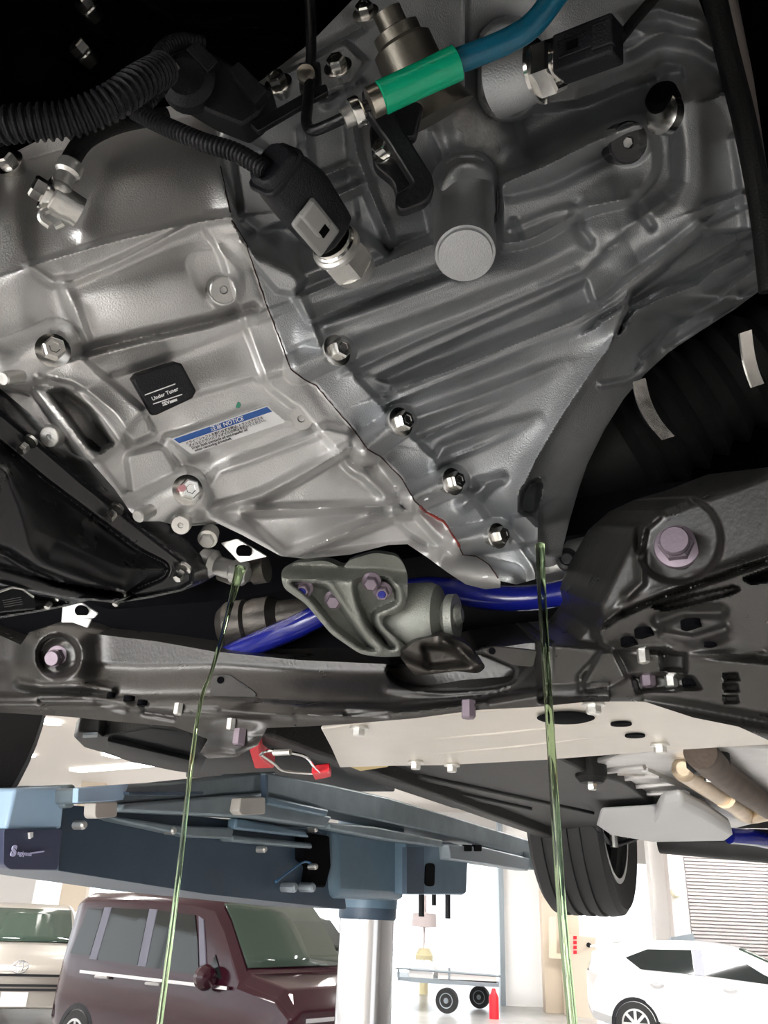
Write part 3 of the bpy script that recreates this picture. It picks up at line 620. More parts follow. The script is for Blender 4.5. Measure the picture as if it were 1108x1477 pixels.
def relief_mesh(name, outline, material, parent, back=0.14, step=2.1, hf=None, bf=None):
    xs = np.arange(min(p[0] for p in outline) - step * 2, max(p[0] for p in outline) + step * 2, step); ys = np.arange(min(p[1] for p in outline) - step * 2, max(p[1] for p in outline) + step * 2, step)
    X, Y = np.meshgrid(xs, ys); nx, ny = len(xs), len(ys)
    cxs, cys = X[:-1, :-1] + step / 2, Y[:-1, :-1] + step / 2
    inside = Relief(cxs, cys).sdf(outline) < 0
    used = np.zeros((ny, nx), bool); cnt = np.zeros((ny, nx), int)
    for a in (0, 1):
        for b in (0, 1): cnt[a:ny - 1 + a, b:nx - 1 + b] += inside
    used = cnt > 0; bnd = used & (cnt < 4)
    # pull the rim onto the outline
    bi = np.argwhere(bnd)
    for (j, i) in bi:
        px, py = X[j, i], Y[j, i]; best = 1e9
        for k in range(len(outline)):
            ax, ay = outline[k]; bx, by = outline[(k + 1) % len(outline)]; dx, dy = bx - ax, by - ay; t = min(1, max(0, ((px - ax) * dx + (py - ay) * dy) / (dx * dx + dy * dy + 1e-9)))
            qx, qy = ax + t * dx, ay + t * dy; d = (qx - px) ** 2 + (qy - py) ** 2
            if d < best: best = d; q = (qx, qy)
        if best < (step * 1.6) ** 2: X[j, i], Y[j, i] = q
    H = (hf or heights)(X, Y)
    D = (bf or base_d)(X, Y) - H
    idx = -np.ones((ny, nx), int); idx[used] = np.arange(used.sum())
    x, y, d = X[used], Y[used], D[used]
    F3 = np.array(FW); R3 = np.array(RT); U3 = np.array(UP)
    V = np.array(EYE) + d[:, None] * (F3 + ((x - CX) / FOC)[:, None] * R3 - ((y - CY) / FOC)[:, None] * U3)
    jj, ii = np.nonzero(inside)
    Fs = np.stack([idx[jj, ii], idx[jj + 1, ii], idx[jj + 1, ii + 1], idx[jj, ii + 1]], 1).tolist()
    me = bpy.data.meshes.new(name); me.from_pydata(V.tolist(), [], Fs); me.materials.append(material)
    bm = bmesh.new(); bm.from_mesh(me)
    be = [e for e in bm.edges if e.is_boundary]
    ex = bmesh.ops.extrude_edge_only(bm, edges=be); nv = [g for g in ex['geom'] if isinstance(g, bmesh.types.BMVert)]
    for v in nv: v.co += FW * back
    bmesh.ops.recalc_face_normals(bm, faces=bm.faces)
    for f in bm.faces: f.smooth = True
    # make sure the front looks at the eye
    bm.faces.ensure_lookup_table()
    if bm.faces[len(Fs) // 2].normal.dot(FW) > 0: bmesh.ops.reverse_faces(bm, faces=bm.faces)
    bm.to_mesh(me); bm.free(); me.set_sharp_from_angle(angle=R(62))
    return link(name, me, parent)
_one = np.array
def hat(x, y): return float(heights(np.array([[float(x)]]), np.array([[float(y)]]))[0, 0])
def CP(x, y, off=0.0):
    """point on the cast surface under a pixel, off metres proud of it"""
    return P(x, y, base_d(x, y) - hat(x, y) - off)

TX = thing('transaxle', P(560, 700, .72), 'large ribbed cast aluminium transaxle housing with a red sealant joint', 'transaxle')
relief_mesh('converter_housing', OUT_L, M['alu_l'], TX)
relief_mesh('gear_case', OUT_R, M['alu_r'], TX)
AX = Vector((0.86, -0.40, 0.10)).normalized()           # across the car: the bolts' axis
def flange_bolt(name, pos, axis, r, m, parent, h=None, dimple=True, label=None):
    h = h or r * 1.0; b = MB(); a = Vector(axis).normalized(); pos = Vector(pos)
    b.lathe(pos - a * r * 1.2, a, [(r * .95, 0), (r * 1.5, r * 1.2), (r * 1.5, r * 1.38), (r * 1.02, r * 1.5)], 24)
    hp = [(r, r * .25), (r, r * .25 + h * .82), (r * .84, r * .25 + h), (r * .5, r * .25 + h * 1.0), (r * .42, r * .25 + h * .97)] if dimple else [(r, r * .25), (r, r * .25 + h * .82), (r * .84, r * .25 + h)]
    b.lathe(pos, a, hp, 6)
    o = b.build(name, m, parent, smooth=20)
    if label: o['label'] = label
    return o
# ================================================================== THE RAISED CAR'S UNDERSIDE
LR = Vector((math.sin(R(26)), math.cos(R(26)), 0)); LL = Vector((math.cos(R(26)), -math.sin(R(26)), 0))
_w = P(842, 1163, 2.65)
AXF = _w + LL * 0.74 - LR * 2.3; AXF.z = 0                       # middle of the front axle
def CAR(l, lat, z): return AXF + LR * l + LL * lat + Vector((0, 0, z))
def PLAT(x, y, lat):
    v = FW + RT * ((x - CX) / FOC) - UP * ((y - CY) / FOC); q = AXF + LL * lat
    return EYE + v * ((q - EYE).dot(LL) / v.dot(LL))
def pix(p):
    q = Vector(p) - EYE; d = q.dot(FW); return (CX + q.dot(RT) / d * FOC, CY - q.dot(UP) / d * FOC, d)
def carbox(mb, l0, l1, t0, t1, z0, z1): return mb.box(CAR((l0 + l1) / 2, (t0 + t1) / 2, (z0 + z1) / 2), LR * ((l1 - l0) / 2), LL * ((t1 - t0) / 2), Vector((0, 0, (z1 - z0) / 2)))

# body: bonnet, bumper, bay walls, floor pan (dark, around the transaxle)
BODY = thing('raised_car_body', CAR(1.2, 0, 1.95), 'black underside and engine bay of the car raised overhead', 'car body')
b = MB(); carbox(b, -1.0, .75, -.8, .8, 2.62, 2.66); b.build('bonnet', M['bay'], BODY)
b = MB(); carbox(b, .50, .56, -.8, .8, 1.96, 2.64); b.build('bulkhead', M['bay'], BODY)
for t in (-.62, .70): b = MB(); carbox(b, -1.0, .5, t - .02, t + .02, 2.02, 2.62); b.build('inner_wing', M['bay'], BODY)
b = MB(); b.prism([Vector(p) for p in ((-1.0, -.16, 1.66), (.95, -.18, 1.66), (.80, -.85, 1.70), (-1.0, -.85, 1.70))], (0, 0, .015)); b.build('shade_panel', M['bay'], BODY)  # unseen panel behind the viewer, added to shade the upper castings
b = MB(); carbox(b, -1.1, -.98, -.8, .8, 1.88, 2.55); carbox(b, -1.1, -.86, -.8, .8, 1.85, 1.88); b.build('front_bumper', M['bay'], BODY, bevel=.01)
relief_mesh('dark_backing', [(-60, 850), (430, 850), (600, 920), (600, 985), (-60, 985)], M['bay'], BODY, back=.03, step=12, hf=lambda x, y: 0 * x, bf=lambda x, y: 1.04 - .0003 * x)  # near-black sheet added behind the subframe to keep the gap dark
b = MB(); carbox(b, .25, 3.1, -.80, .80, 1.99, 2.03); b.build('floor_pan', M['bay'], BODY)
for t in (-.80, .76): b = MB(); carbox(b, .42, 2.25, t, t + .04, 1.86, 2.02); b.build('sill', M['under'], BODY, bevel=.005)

# right-hand floor covers
def cover(name, label, pts, z, th, m, bevel=.004, hole=None):
    b = MB(); b.prism([PZ(x, y, z) for x, y in pts], (0, 0, th)); o = b.build(name, m, None, bevel=bevel); return put(o, label, 'cover')
c = cover('floor_cover', 'long matt black plastic floor cover behind the beige brace plate', [(486, 1104), (800, 1090), (842, 1112), (900, 1130), (944, 1160), (938, 1186), (860, 1192), (812, 1196), (650, 1165), (560, 1135), (500, 1118)], 1.885, .03, M['under'])
for a, q in (((600, 1118), (850, 1172)), ((540, 1118), (760, 1166))):
    MB().beam(PZ(*a, 1.884), PZ(*q, 1.884), .03, .012).build('rib', M['under'], c, bevel=.003)
c = cover('wheel_arch_cover', 'dark plastic cover with blunt end beside the front tyre', [(106, 1064), (112, 1056), (142, 1056), (150, 1062), (215, 1050), (275, 1056), (300, 1092), (290, 1118), (250, 1112), (190, 1100), (148, 1086), (120, 1078)], 1.90, .03, M['under'])
MB().prism([PZ(x, y, 1.897) for x, y in [(156, 1062), (215, 1076), (282, 1092), (282, 1100), (215, 1088), (156, 1070)]], (0, 0, -.008)).build('rib', M['under'], c, bevel=.002)
MB().prism([PZ(x, y, 1.897) for x, y in [(120, 1057), (141, 1056), (141, 1060), (120, 1061)]], (0, 0, -.004)).build('clip', M['galv'], c)

cover('centre_floor_cover', 'dark flat floor cover between the front tyre and the beige plate', [(270, 1060), (330, 1052), (470, 1046), (492, 1106), (570, 1142), (500, 1142), (390, 1124), (268, 1122)], 1.93, .03, M['under'])
# tyres
def wheel(name, label, c, axis, r, w, rim_r, front_m='tyre', spokes=10):
    t = thing(name, c, label, 'wheel'); a = Vector(axis).normalized(); h = w / 2
    pr = [(rim_r, -h * .8), (r * .93, -h * .98), (r * .985, -h * .86)]
    for g in (-.5, -.17, .17, .5):
        pr += [(r, h * (g - .07)), (r - .009, h * (g - .06)), (r - .009, h * (g + .06)), (r, h * (g + .07))]
    pr += [(r * .985, h * .86), (r * .93, h * .98), (rim_r, h * .8)]
    b = MB(); b.lathe(c, a, pr, 64, cap=False); b.build('tyre', M['tyre'], t, smooth=25)
    b = MB(); b.lathe(c, a, [(rim_r * .97, -h * .84), (rim_r * 1.04, -h * .84), (rim_r * 1.02, -h * .7), (rim_r * .93, -h * .6), (rim_r * .9, h * .6), (rim_r * 1.02, h * .82), (rim_r * .96, h * .84), (rim_r * .86, h * .55), (rim_r * .9, -h * .6)], 64, cap=False); b.build('rim', M['alloy'], t)
    x, y, _ = frame_of(a); b = MB()
    for k in range(spokes):
        q = 2 * math.pi * k / spokes; u = x * math.cos(q) + y * math.sin(q)
        b.beam(c + a * h * .55 + u * rim_r * .15, c + a * h * .6 + u * rim_r * .93, rim_r * .16, .02, up=a)
    b.lathe(c + a * h * .45, a, [(rim_r * .22, 0), (rim_r * .22, .03), (rim_r * .12, .04)], 20); b.build('spokes', M['alloy'], t, bevel=.003)
    return t
RW = wheel('rear_wheel', 'rear wheel of the raised car, tread toward the viewer above the white hatchback', CAR(2.3, -.74, _w.z), -LL, .315, .225, .215)
b = MB(); b.lathe(CAR(2.3, -.74 + .05, _w.z), -LL, [(.19, 0), (.19, .012), (.05, .014)], 40); b.build('brake_disc', M['bay'], RW)
FWH = wheel('steered_wheel', 'front tyre of the raised car, a dark edge at the left border', P(-262, 950, 1.08), -LL, .315, .205, .215)

# beige brace plate under the tunnel
ZB = 1.805
def BP(x, y, dz=0): return PZ(x, y, ZB + dz)
bp = MB(); bp.prism([BP(x, y) for x, y in [(463, 1052), (500, 1047), (505, 1043), (600, 1036), (720, 1024), (845, 1009), (905, 1008), (960, 1018), (1040, 1040), (1110, 1062), (1160, 1080), (1110, 1074), (960, 1083), (790, 1096), (640, 1104), (560, 1105), (490, 1107), (478, 1080)]], (0, 0, .004))
BPO = put(bp.build('brace_plate', M['brace'], None, bevel=.0015), 'beige metal brace plate with long pressed grooves behind the subframe', 'brace plate')
for ln in ([(560, 1066), (720, 1052), (888, 1034)], [(590, 1086), (740, 1072), (905, 1054)]):
    pts = [BP(x, y, .0035) for x, y in ln]
    MB().tube(pts, [.003, .0055, .0035], 12).build('groove', M['brace'], BPO)
MB().lathe(BP(816, 1034, -.001), (0, 0, -1), [(.021, 0), (.024, .001), (.021, .002)], 24).build('oval_hole', M['bay'], BPO)
for x, y in ((896, 1043), (916, 1060)): MB().lathe(BP(x, y, -.0005), (0, 0, -1), [(.009, 0), (.009, .0015)], 16).build('hole', M['bay'], BPO)
for x, y in ((518, 1050), (856, 1016), (952, 1075), (600, 1100), (652, 1104)): flange_bolt('bolt', BP(x, y, -.002), (0, 0, -1), .006, M['dull'], BPO)
b = MB(); b.prism([PZ(x, y, 1.83) for x, y in [(500, 1104), (545, 1098), (560, 1106), (520, 1112)]], (0, 0, .01)); put(b.build('foam_pad', mat('yellow_foam', (.55, .42, .2), .8), None), 'small yellow foam pad under the left corner of the brace plate', 'pad')
b = MB(); b.prism([PZ(x, y, 1.82) for x, y in [(1080, 1045), (1130, 1040), (1140, 1068), (1100, 1066)]], (0, 0, .015)); put(b.build('bronze_shield', M['exh'], None), 'bronze tinted heat shield corner at the right end of the brace plate', 'shield')

# exhaust and tunnel behind the plate
hs = MB()
HSP = [(836, 1108), (900, 1090), (1000, 1075), (1120, 1080), (1130, 1130), (1120, 1180), (1060, 1195), (960, 1185), (935, 1165), (905, 1140), (870, 1126)]
hs.prism([PZ(x, y, 1.90) for x, y in HSP], (0, 0, .01)); HS = put(hs.build('tunnel_heat_shield', M['shield'], None, bevel=.003), 'crinkled bright aluminium heat shield in the exhaust tunnel', 'shield')
for k in range(5):
    a = PZ(870 + k * 18, 1112 + k * 11, 1.897); q = PZ(930 + k * 22, 1106 + k * 12, 1.897); MB().tube([a, q], .006, 8).build('corrugation', M['shield'], HS)
tk = MB(); tk.frustum([PZ(x, y, 1.845) for x, y in [(858, 1190), (945, 1187), (950, 1168), (985, 1163), (1020, 1180), (1060, 1205), (1050, 1213), (940, 1215), (880, 1205)]], [PZ(x, y, 1.845) + Vector((0, 0, .028)) for x, y in [(866, 1184), (945, 1180), (955, 1164), (985, 1160), (1020, 1175), (1055, 1198), (1045, 1205), (940, 1208), (885, 1198)]])
put(tk.build('fuel_tank_cover', mat('pale_grey_cover', (.50, .50, .50), .5, .2), None, bevel=.01), 'pale grey tank cover in front of the rear suspension', 'cover')
ex = thing('exhaust_pipe', PZ(1000, 1120, 1.86), 'brown and tan exhaust pipe with silencer running back under the tunnel', 'exhaust')
MB().tube(curve_pts([PZ(1010, 1085, 1.88), PZ(1030, 1105, 1.88), PZ(1060, 1130, 1.88), PZ(1110, 1165, 1.88)], 12), .024, 18).build('pipe', M['exh_d'], ex)
MB().tube([PZ(985, 1108, 1.885), PZ(1048, 1152, 1.885)], [.021, .021], 14).build('silencer', M['exh'], ex, bevel=.01)
MB().tube(curve_pts([PZ(1045, 1150, 1.88), PZ(1062, 1160, 1.88), PZ(1078, 1174, 1.88), PZ(1110, 1168, 1.88)], 10), .021, 14).build('elbow', M['exh'], ex)
MB().beam(PZ(930, 1108, 1.9), PZ(1050, 1160, 1.9), .012, .012).build('hanger_rod', M['dull'], ex)
MB().prism([PZ(x, y, 1.91) for x, y in [(895, 1094), (950, 1086), (960, 1096), (920, 1106)]], (0, 0, .01)).build('flange', mat('copper_flange', (.45, .26, .15), .5, .6), ex)
for i, (x, y, r) in enumerate(((852, 1104, .028), (1020, 1088, .034))):
    t = MB(); q = PZ(x, y, 1.90); t.lathe(q, (0, 0, -1), [(r, -.02), (r, .02), (r * .7, .03)], 18); o = t.build('rubber_hanger', M['rubber'], None)
    put(o, ('black rubber exhaust hanger beside the long floor cover', 'black rubber exhaust hanger below the right end of the brace plate')[i], 'hanger')
    MB().hexa(q - Vector((0, 0, .03)), (0, 0, -1), .009, .012).build('bolt_head', M['zinc'], o)
b = MB(); b.beam(PZ(868, 1115, 1.9), PZ(930, 1117, 1.9), .008, .008); put(b.build('tie_rod', M['zinc'], None), 'thin bright tie rod next to the rubber hanger', 'rod')
# rear axle beam and blue part
rb = MB(); rb.tube([CAR(2.55, -.55, 1.90), CAR(2.5, -.2, 1.88), CAR(2.5, .5, 1.88)], [.04, .05, .05], 16)
put(rb.build('rear_axle_beam', M['under'], None), 'black rear axle beam beside the rear wheel', 'axle')
b = MB(); b.tube([PZ(1052, 1205, 1.86), PZ(1085, 1208, 1.86), PZ(1130, 1218, 1.86)], .020, 12); put(b.build('blue_lower_arm', M['bluebar'], None), 'blue painted rear suspension rod at the right border', 'rod')
b = MB(); b.tube(curve_pts([PZ(850, 1180, 1.9), PZ(866, 1200, 1.88), PZ(886, 1218, 1.86), PZ(930, 1205, 1.9)], 14), .007, 8); BL = put(b.build('brake_line', M['plast'], None), 'brake hose looping down beside the rear wheel', 'hose')
MB().lathe(PZ(886, 1222, 1.85), (0, 0, 1), [(.012, 0), (.012, .03), (.006, .08)], 10).build('fitting', M['dull'], BL)

# ------------------------------------------------------------------ engine oil pan
def pan_b(x, y): return 0.535 + 0.00030 * x + 0.00006 * (y - 600)
PAN_O = [(-130, 500), (-40, 556), (0, 588), (60, 638), (120, 690), (180, 738), (235, 782), (266, 806), (281, 826), (280, 843), (262, 853), (215, 863), (170, 870), (128, 866), (100, 874), (50, 884), (0, 892), (-130, 900)]
def pan_h(X, Y):
    r = Relief(X, Y); ss = r.ss
    s1 = r.sdf(rounded([(-60, 600), (0, 640), (60, 690), (200, 795), (243, 815), (238, 832), (180, 855), (90, 842), (-60, 800)], 12))
    sump = rounded([(-80, 640), (8, 680), (28, 740), (42, 790), (60, 812), (150, 845), (185, 852), (180, 858), (100, 850), (-80, 830)], 10); s2 = r.sdf(sump)
    t = np.clip(-s1, 0, 999) / (np.clip(-s1, 0, 999) + np.clip(s2, 0, 999) + 1e-6)
    r.h += .050 * ss(t)
    r.level([(-60, 786), (0, 800), (40, 822), (75, 842), (176, 862), (160, 872), (90, 864), (-60, 836)], .045, 8)
    r.ridge([(-40, 782), (10, 796), (48, 820), (120, 848), (185, 862)], -.007, 5); r.ridge([(-40, 838), (20, 852), (80, 866)], -.006, 6)
    o = r.sdf(PAN_O); r.h += .005 * ss(1 - np.abs(o + 3) / 6) - .004 * ss(1 - np.abs(s1) / 6)
    return r.h
OP = thing('engine_oil_pan', P(100, 800, .58), 'glossy black engine oil pan with bolted rim at the left border', 'oil pan')
relief_mesh('pan', PAN_O, M['gloss'], OP, back=.07, hf=pan_h, bf=pan_b)
for x, y, r in ((37, 643, 9), (163, 740, 9), (261, 826, 9), (170, 866, 6), (72, 870, 6)):
    q = P(x, y, pan_b(x, y) - .008); s = r / FOC * pan_b(x, y)
    b = MB(); ax = Vector((-.25, -.35, -.9)).normalized(); b.lathe(q + ax * -.006, ax, [(s * 1.25, 0), (s * 1.25, s * .5), (s * .9, s * .6)], 20); b.hexa(q, ax, s * .8, s * 1.5); b.build('bolt', M['zinc'], OP, smooth=20)

# ------------------------------------------------------------------ front subframe
def sub_b(x, y): return 0.93 - 0.00037 * (x - 85) - .00008 * (y - 950)
SUB_O = [(-25, 905), (30, 930), (42, 912), (70, 903), (105, 905), (140, 915), (225, 925), (310, 940), (430, 952), (560, 958), (620, 960), (690, 938), (760, 928), (835, 924), (862, 890), (855, 868), (872, 826), (905, 770), (940, 738), (985, 718), (1050, 700), (1125, 672), (1125, 1075), (1065, 1048), (1000, 1035), (930, 1012), (850, 1012), (770, 1020), (690, 1024), (600, 1036), (505, 1044), (440, 1048), (385, 1050), (372, 1075), (340, 1092), (300, 1094), (288, 1086), (300, 1066), (250, 1048), (180, 1042), (100, 1034), (-25, 1026)]
def sub_h(X, Y):
    r = Relief(X, Y); mm = .001; ss = r.ss
    # cross member: rolled lower edge with steps
    low = [(-25, 1000), (100, 1000), (200, 1006), (320, 1004), (450, 1014), (560, 1016), (680, 1006), (780, 990), (850, 985)]
    d, sd, t = r.dist(low); r.h += 34 * mm * ss((d + 6) / 22) * (sd > 0) * (X < 880); r.h += -30 * mm * ss(d / 50) * (sd < 0) * (X < 800)
    r.h += -.30 * mm * np.clip(d - 8, 0, 45) * (sd > 0) * (X < 880)
    r.ridge([(-25, 1004), (100, 1004), (200, 1010), (320, 1008), (450, 1018), (560, 1020), (690, 1009), (790, 994)], 8 * mm, 5)
    r.ridge([(0, 1018), (150, 1018), (280, 1028), (420, 1034)], 5 * mm, 4); r.ridge([(320, 1024), (470, 1034), (600, 1026), (700, 1014)], 5 * mm, 4)
    r.ridge([(60, 1012), (130, 1012), (180, 1022)], -7 * mm, 5); r.ridge([(210, 1025), (250, 1032)], -8 * mm, 6); r.ridge([(500, 1030), (560, 1030)], -6 * mm, 4)
    # left bush housing
    r.bulge(82, 950, 52, 42, 0, 34 * mm, 4); r.disc(84, 946, 30, -22 * mm, 10)
    r.ridge([(30, 985), (60, 992), (120, 990), (160, 995)], 12 * mm, 7)
    r.bulge(340, 1070, 40, 26, 0, 16 * mm, 3); r.ridge([(300, 1086), (340, 1090), (380, 1070)], 6 * mm, 6)
    # pocket for the engine mount
    r.level(rounded([(556, 960), (620, 955), (690, 938), (748, 962), (742, 984), (690, 992), (600, 994), (566, 984)], 14), -85 * mm, 8)
    r.ridge([(560, 992), (640, 1000), (720, 994), (752, 970), (768, 955)], 6 * mm, 6)
    # right tower with the big bolt
    tw = [(856, 870), (905, 770), (945, 736), (1125, 670), (1125, 815), (1000, 842), (900, 880), (865, 915)]
    r.plate(tw, 40 * mm, 30); r.disc(978, 778, 62, -16 * mm, 10); r.ridge([(922, 800), (930, 760), (958, 735), (990, 722)], 8 * mm, 5)
    r.ridge([(925, 800), (926, 840), (905, 860)], 7 * mm, 6)
    # lower lip and bottom plate
    lip = [(866, 905), (900, 880), (960, 855), (1030, 830), (1125, 795)]
    r.ridge(lip, 14 * mm, 7, 9)
    r.ridge([(880, 905), (930, 878), (1000, 852), (1125, 808)], -12 * mm, 6)
    pl = [(862, 912), (890, 892), (940, 870), (1125, 806), (1125, 955), (1090, 945), (1060, 946), (990, 948), (960, 935), (880, 940), (868, 928)]
    r.level(pl, (44 * mm, .03 * mm, -.40 * mm, 980, 900), 8)
    r.ridge([(868, 930), (880, 942), (960, 936), (990, 950), (1060, 948), (1100, 945)], 6 * mm, 5)
    r.level(rounded([(940, 875), (985, 862), (1060, 845), (1068, 850), (1050, 858), (960, 880)], 5), 15 * mm, 5)
    r.ridge([(950, 895), (985, 882), (1040, 882)], -10 * mm, 10); r.ridge([(958, 915), (1000, 922), (1045, 908)], 7 * mm, 7)
    r.bulge(1025, 933, 32, 10, -5, -9 * mm, 3)
    r.level(rounded([(1072, 835), (1125, 815), (1125, 835), (1085, 842)], 4), 10 * mm, 4)
    # lower shelf with bolts
    r.level([(780, 925), (865, 932), (960, 940), (1125, 955), (1125, 1040), (1000, 1020), (930, 1010), (780, 1010)], (16 * mm, 0, -.22 * mm, 900, 980), 14, .85)
    r.plate(rounded([(840, 985), (868, 940), (885, 938), (905, 978), (880, 992), (845, 998)], 5), 16 * mm, 8)
    r.ridge([(838, 995), (836, 975), (868, 940)], 5 * mm, 4)
    r.level([(912, 975), (950, 972), (1000, 978), (1010, 992), (920, 998)], -6 * mm, 10)
    r.level([(952, 940), (990, 944), (990, 968), (955, 965)], -4 * mm, 8)
    for y in (972, 988, 1004): r.level([(1044, y), (1064, y - 1), (1066, y + 9), (1046, y + 10)], -8 * mm, 4)
    r.ridge([(930, 1006), (1010, 1022), (1125, 1045)], -12 * mm, 9)
    return r.h
SF = thing('front_subframe', P(560, 1020, .75), 'black painted front subframe crossing under the transaxle', 'subframe')
relief_mesh('cross_member', SUB_O, M['subfr'], SF, back=.12, hf=sub_h, bf=sub_b)
def SP(x, y, off=0.0): return P(x, y, sub_b(x, y) - float(sub_h(np.array([[float(x)]]), np.array([[float(y)]]))[0, 0]) - off)
def hole(x, y, rx, name='hole', ax=(0, 0, -1), parent=None):
    d = (SP(x, y) - EYE).dot(FW); MB().lathe(SP(x, y, .002), ax, [(rx / FOC * d, -.004), (rx / FOC * d, .001)], 20).build(name, M['bay'], parent or SF)
for x, y, r in ((998, 904, 15), (908, 929, 12), (1025, 930, 9), (998, 988, 13), (930, 916, 14), (160, 1005, 6), (205, 1016, 7), (186, 1010, 8)): hole(x, y, r)
def sub_bolt(x, y, rpx, m, ax, label, off=.004):
    q = SP(x, y, off); s = rpx / FOC * (q - EYE).dot(FW); b = MB(); a = Vector(ax).normalized()
    b.lathe(q - a * s * .6, a, [(s * 1.45, 0), (s * 1.5, s * .25), (s * 1.42, s * .5), (s * 1.05, s * .62)], 32); b.hexa(q, a, s * 1.12, s * .9, ch=.1); b.lathe(q + a * s * .5, a, [(s * .92, 0), (s * .95, s * .75), (s * .85, s * .95)], 28)
    o = b.build('bolt', m, SF, smooth=25); o['label'] = label
sub_bolt(976, 787, 22, M['pinkbolt'], (-.42, -.9, -.12), 'big mauve hex bolt in the right tower', .006)
sub_bolt(82, 948, 11.5, M['pinkbolt'], (-.1, -.85, -.35), 'mauve bolt in the left bush')
for x, y, r, k in ((928, 945, 9, 'dull'), (968, 980, 9, 'dull'), (934, 976, 11, 'pinkbolt'), (258, 1022, 7, 'dull'), (334, 1044, 7, 'dull'), (346, 1062, 10, 'pinkbolt'), (676, 1022, 11, 'pinkbolt')):
    q = SP(x, y, .002); s = r / FOC * (q - EYE).dot(FW); MB().lathe(q, (0, 0, -1), [(s, -s), (s, s * 1.1), (s * .8, s * 1.3)], 6).build('stud', M[k], SF, smooth=20)
def tab(pts, hx, hy, d, label):
    b = MB(); b.prism([P(x, y, d(x)) for x, y in pts], FW * .003); o = b.build('tab', M['subfr'], SF, bevel=.001)
    MB().lathe(P(hx, hy, d(hx) - .001), FW, [(5 / FOC * d(hx), -.0005), (5 / FOC * d(hx), .001)], 14).build('hole', M['bay'], o)
tab(rounded([(302, 1004), (306, 974), (330, 972), (368, 998), (372, 1006)], 8), 318, 981, lambda x: .80, '')
tab(rounded([(690, 936), (715, 932), (775, 938), (770, 962), (740, 960), (705, 944)], 6), 710, 939, lambda x: .60, '')

# ------------------------------------------------------------------ rear engine mount
EM = thing('engine_mount', P(530, 880, .72), 'grey cast engine mount bracket with two looped arms below the transaxle', 'bracket')
def em_b(x, y): return 0.675 + .0001 * (x - 500) + .00030 * (y - 820)
EM_O = rounded([(405, 822), (420, 812), (470, 808), (495, 820), (503, 808), (540, 797), (575, 802), (588, 825), (588, 868), (578, 884), (552, 890), (552, 905), (590, 936), (586, 946), (552, 948), (520, 944), (478, 915), (440, 870), (408, 848)], 10)
def em_h(X, Y):
    r = Relief(X, Y); mm = .001
    c1 = rounded([(414, 838), (440, 838), (472, 842), (492, 872), (530, 925), (548, 940), (520, 936), (480, 905), (446, 862)], 10)
    c2 = rounded([(508, 838), (530, 830), (560, 832), (574, 850), (576, 868), (560, 878), (540, 884), (545, 905), (575, 935), (560, 938), (530, 905), (514, 870)], 10)
    for c in (c1, c2):
        d = r.sdf(c); r.h += -26 * mm * r.ss((-d + 1) / 7); r.h += 4 * mm * np.exp(-((d - 4) / 5) ** 2)
    r.h += -30 * mm * r.ss((842 - Y + (X - 500) * .06) / 26) * (Y < 850)
    return r.h
relief_mesh('looped_arms', EM_O, M['alu_d'], EM, back=.05, step=2.5, hf=em_h, bf=em_b)
for x, y in ((438, 848), (482, 864), (536, 838), (552, 852)):
    q = P(x, y, em_b(x, y) + .012); b = MB(); a = Vector((-.05, -.75, -.65)).normalized(); s = 10 / FOC * .7; b.lathe(q, a, [(s * 1.4, 0), (s * 1.4, s * .3), (s * 1.1, s * .5)], 20); b.hexa(q + a * s * .4, a, s, s * 1.2)
    o = b.build('bolt', M['pinkbolt'], EM, smooth=20)
    if x in (438, 552): MB().lathe(q + a * s * 1.62, a, [(s * .6, 0), (s * .5, s * .1)], 12).build('blue_mark', M['bluebar'], o)
b = MB(); b.lathe(P(640, 890, .735), Vector((-.9, .35, .05)), [(.020, -.012), (.020, -.005), (.013, 0), (.028, .004), (.031, .01), (.031, .045), (.026, .05)], 28); b.build('bush', M['alu_d'], EM)
MB().lathe(P(642, 889, .733), Vector((.9, -.35, 0)), [(.010, -.01), (.010, .012), (.006, .016)], 18).build('bolt_end', M['alu_d'], EM)
def tq_h(X, Y):
    r = Relief(X, Y); r.ridge([(580, 955), (612, 968), (680, 965), (700, 955)], .012, 10); r.level([(610, 932), (660, 935), (672, 955), (618, 962)], -.01, 12); r.ridge([(640, 925), (670, 945), (700, 965)], .008, 6); return r.h
relief_mesh('torque_rod', rounded([(575, 945), (598, 925), (640, 915), (675, 930), (702, 962), (690, 972), (660, 968), (600, 975), (590, 965)], 8), M['dkmet'], EM, back=.04, step=2.5, hf=tq_h, bf=lambda x, y: .70 + 0 * x)

# stabiliser bar, drive shaft, steering rack
b = MB(); b.tube(curve_pts([P(240, 990, .98), P(330, 946, .91), P(425, 905, .85), P(500, 870, .84), P(590, 852, .83), P(640, 850, .82), P(700, 861, .80), P(770, 862, .78), P(850, 848, .75), P(940, 838, .74)], 60), .0122, 18)
put(b.build('stabiliser_bar', M['bluebar'], None), 'glossy blue stabiliser bar running behind the engine mount', 'bar')
b = MB(); b.lathe(P(320, 905, .93), Vector((.95, -.25, .12)), [(.02, 0), (.027, .01), (.027, .03), (.024, .034), (.026, .04), (.026, .06), (.019, .07), (.017, .16)], 28)
put(b.build('drive_shaft_cup', M['dkmet'], None), 'dull metal drive shaft cup above the blue bar at left', 'shaft')
rk = thing('steering_rack_end', P(815, 805, .80), 'metal steering rack end with bolt at the right of the oil drain', 'rack')
b = MB(); b.lathe(P(775, 822, .80), Vector((.95, -.28, .18)), [(.015, 0), (.017, .006), (.017, .03), (.021, .034), (.021, .05), (.018, .052), (.021, .054), (.021, .07), (.017, .072), (.016, .14)], 24); b.build('rack_tube', M['plugm'], rk)
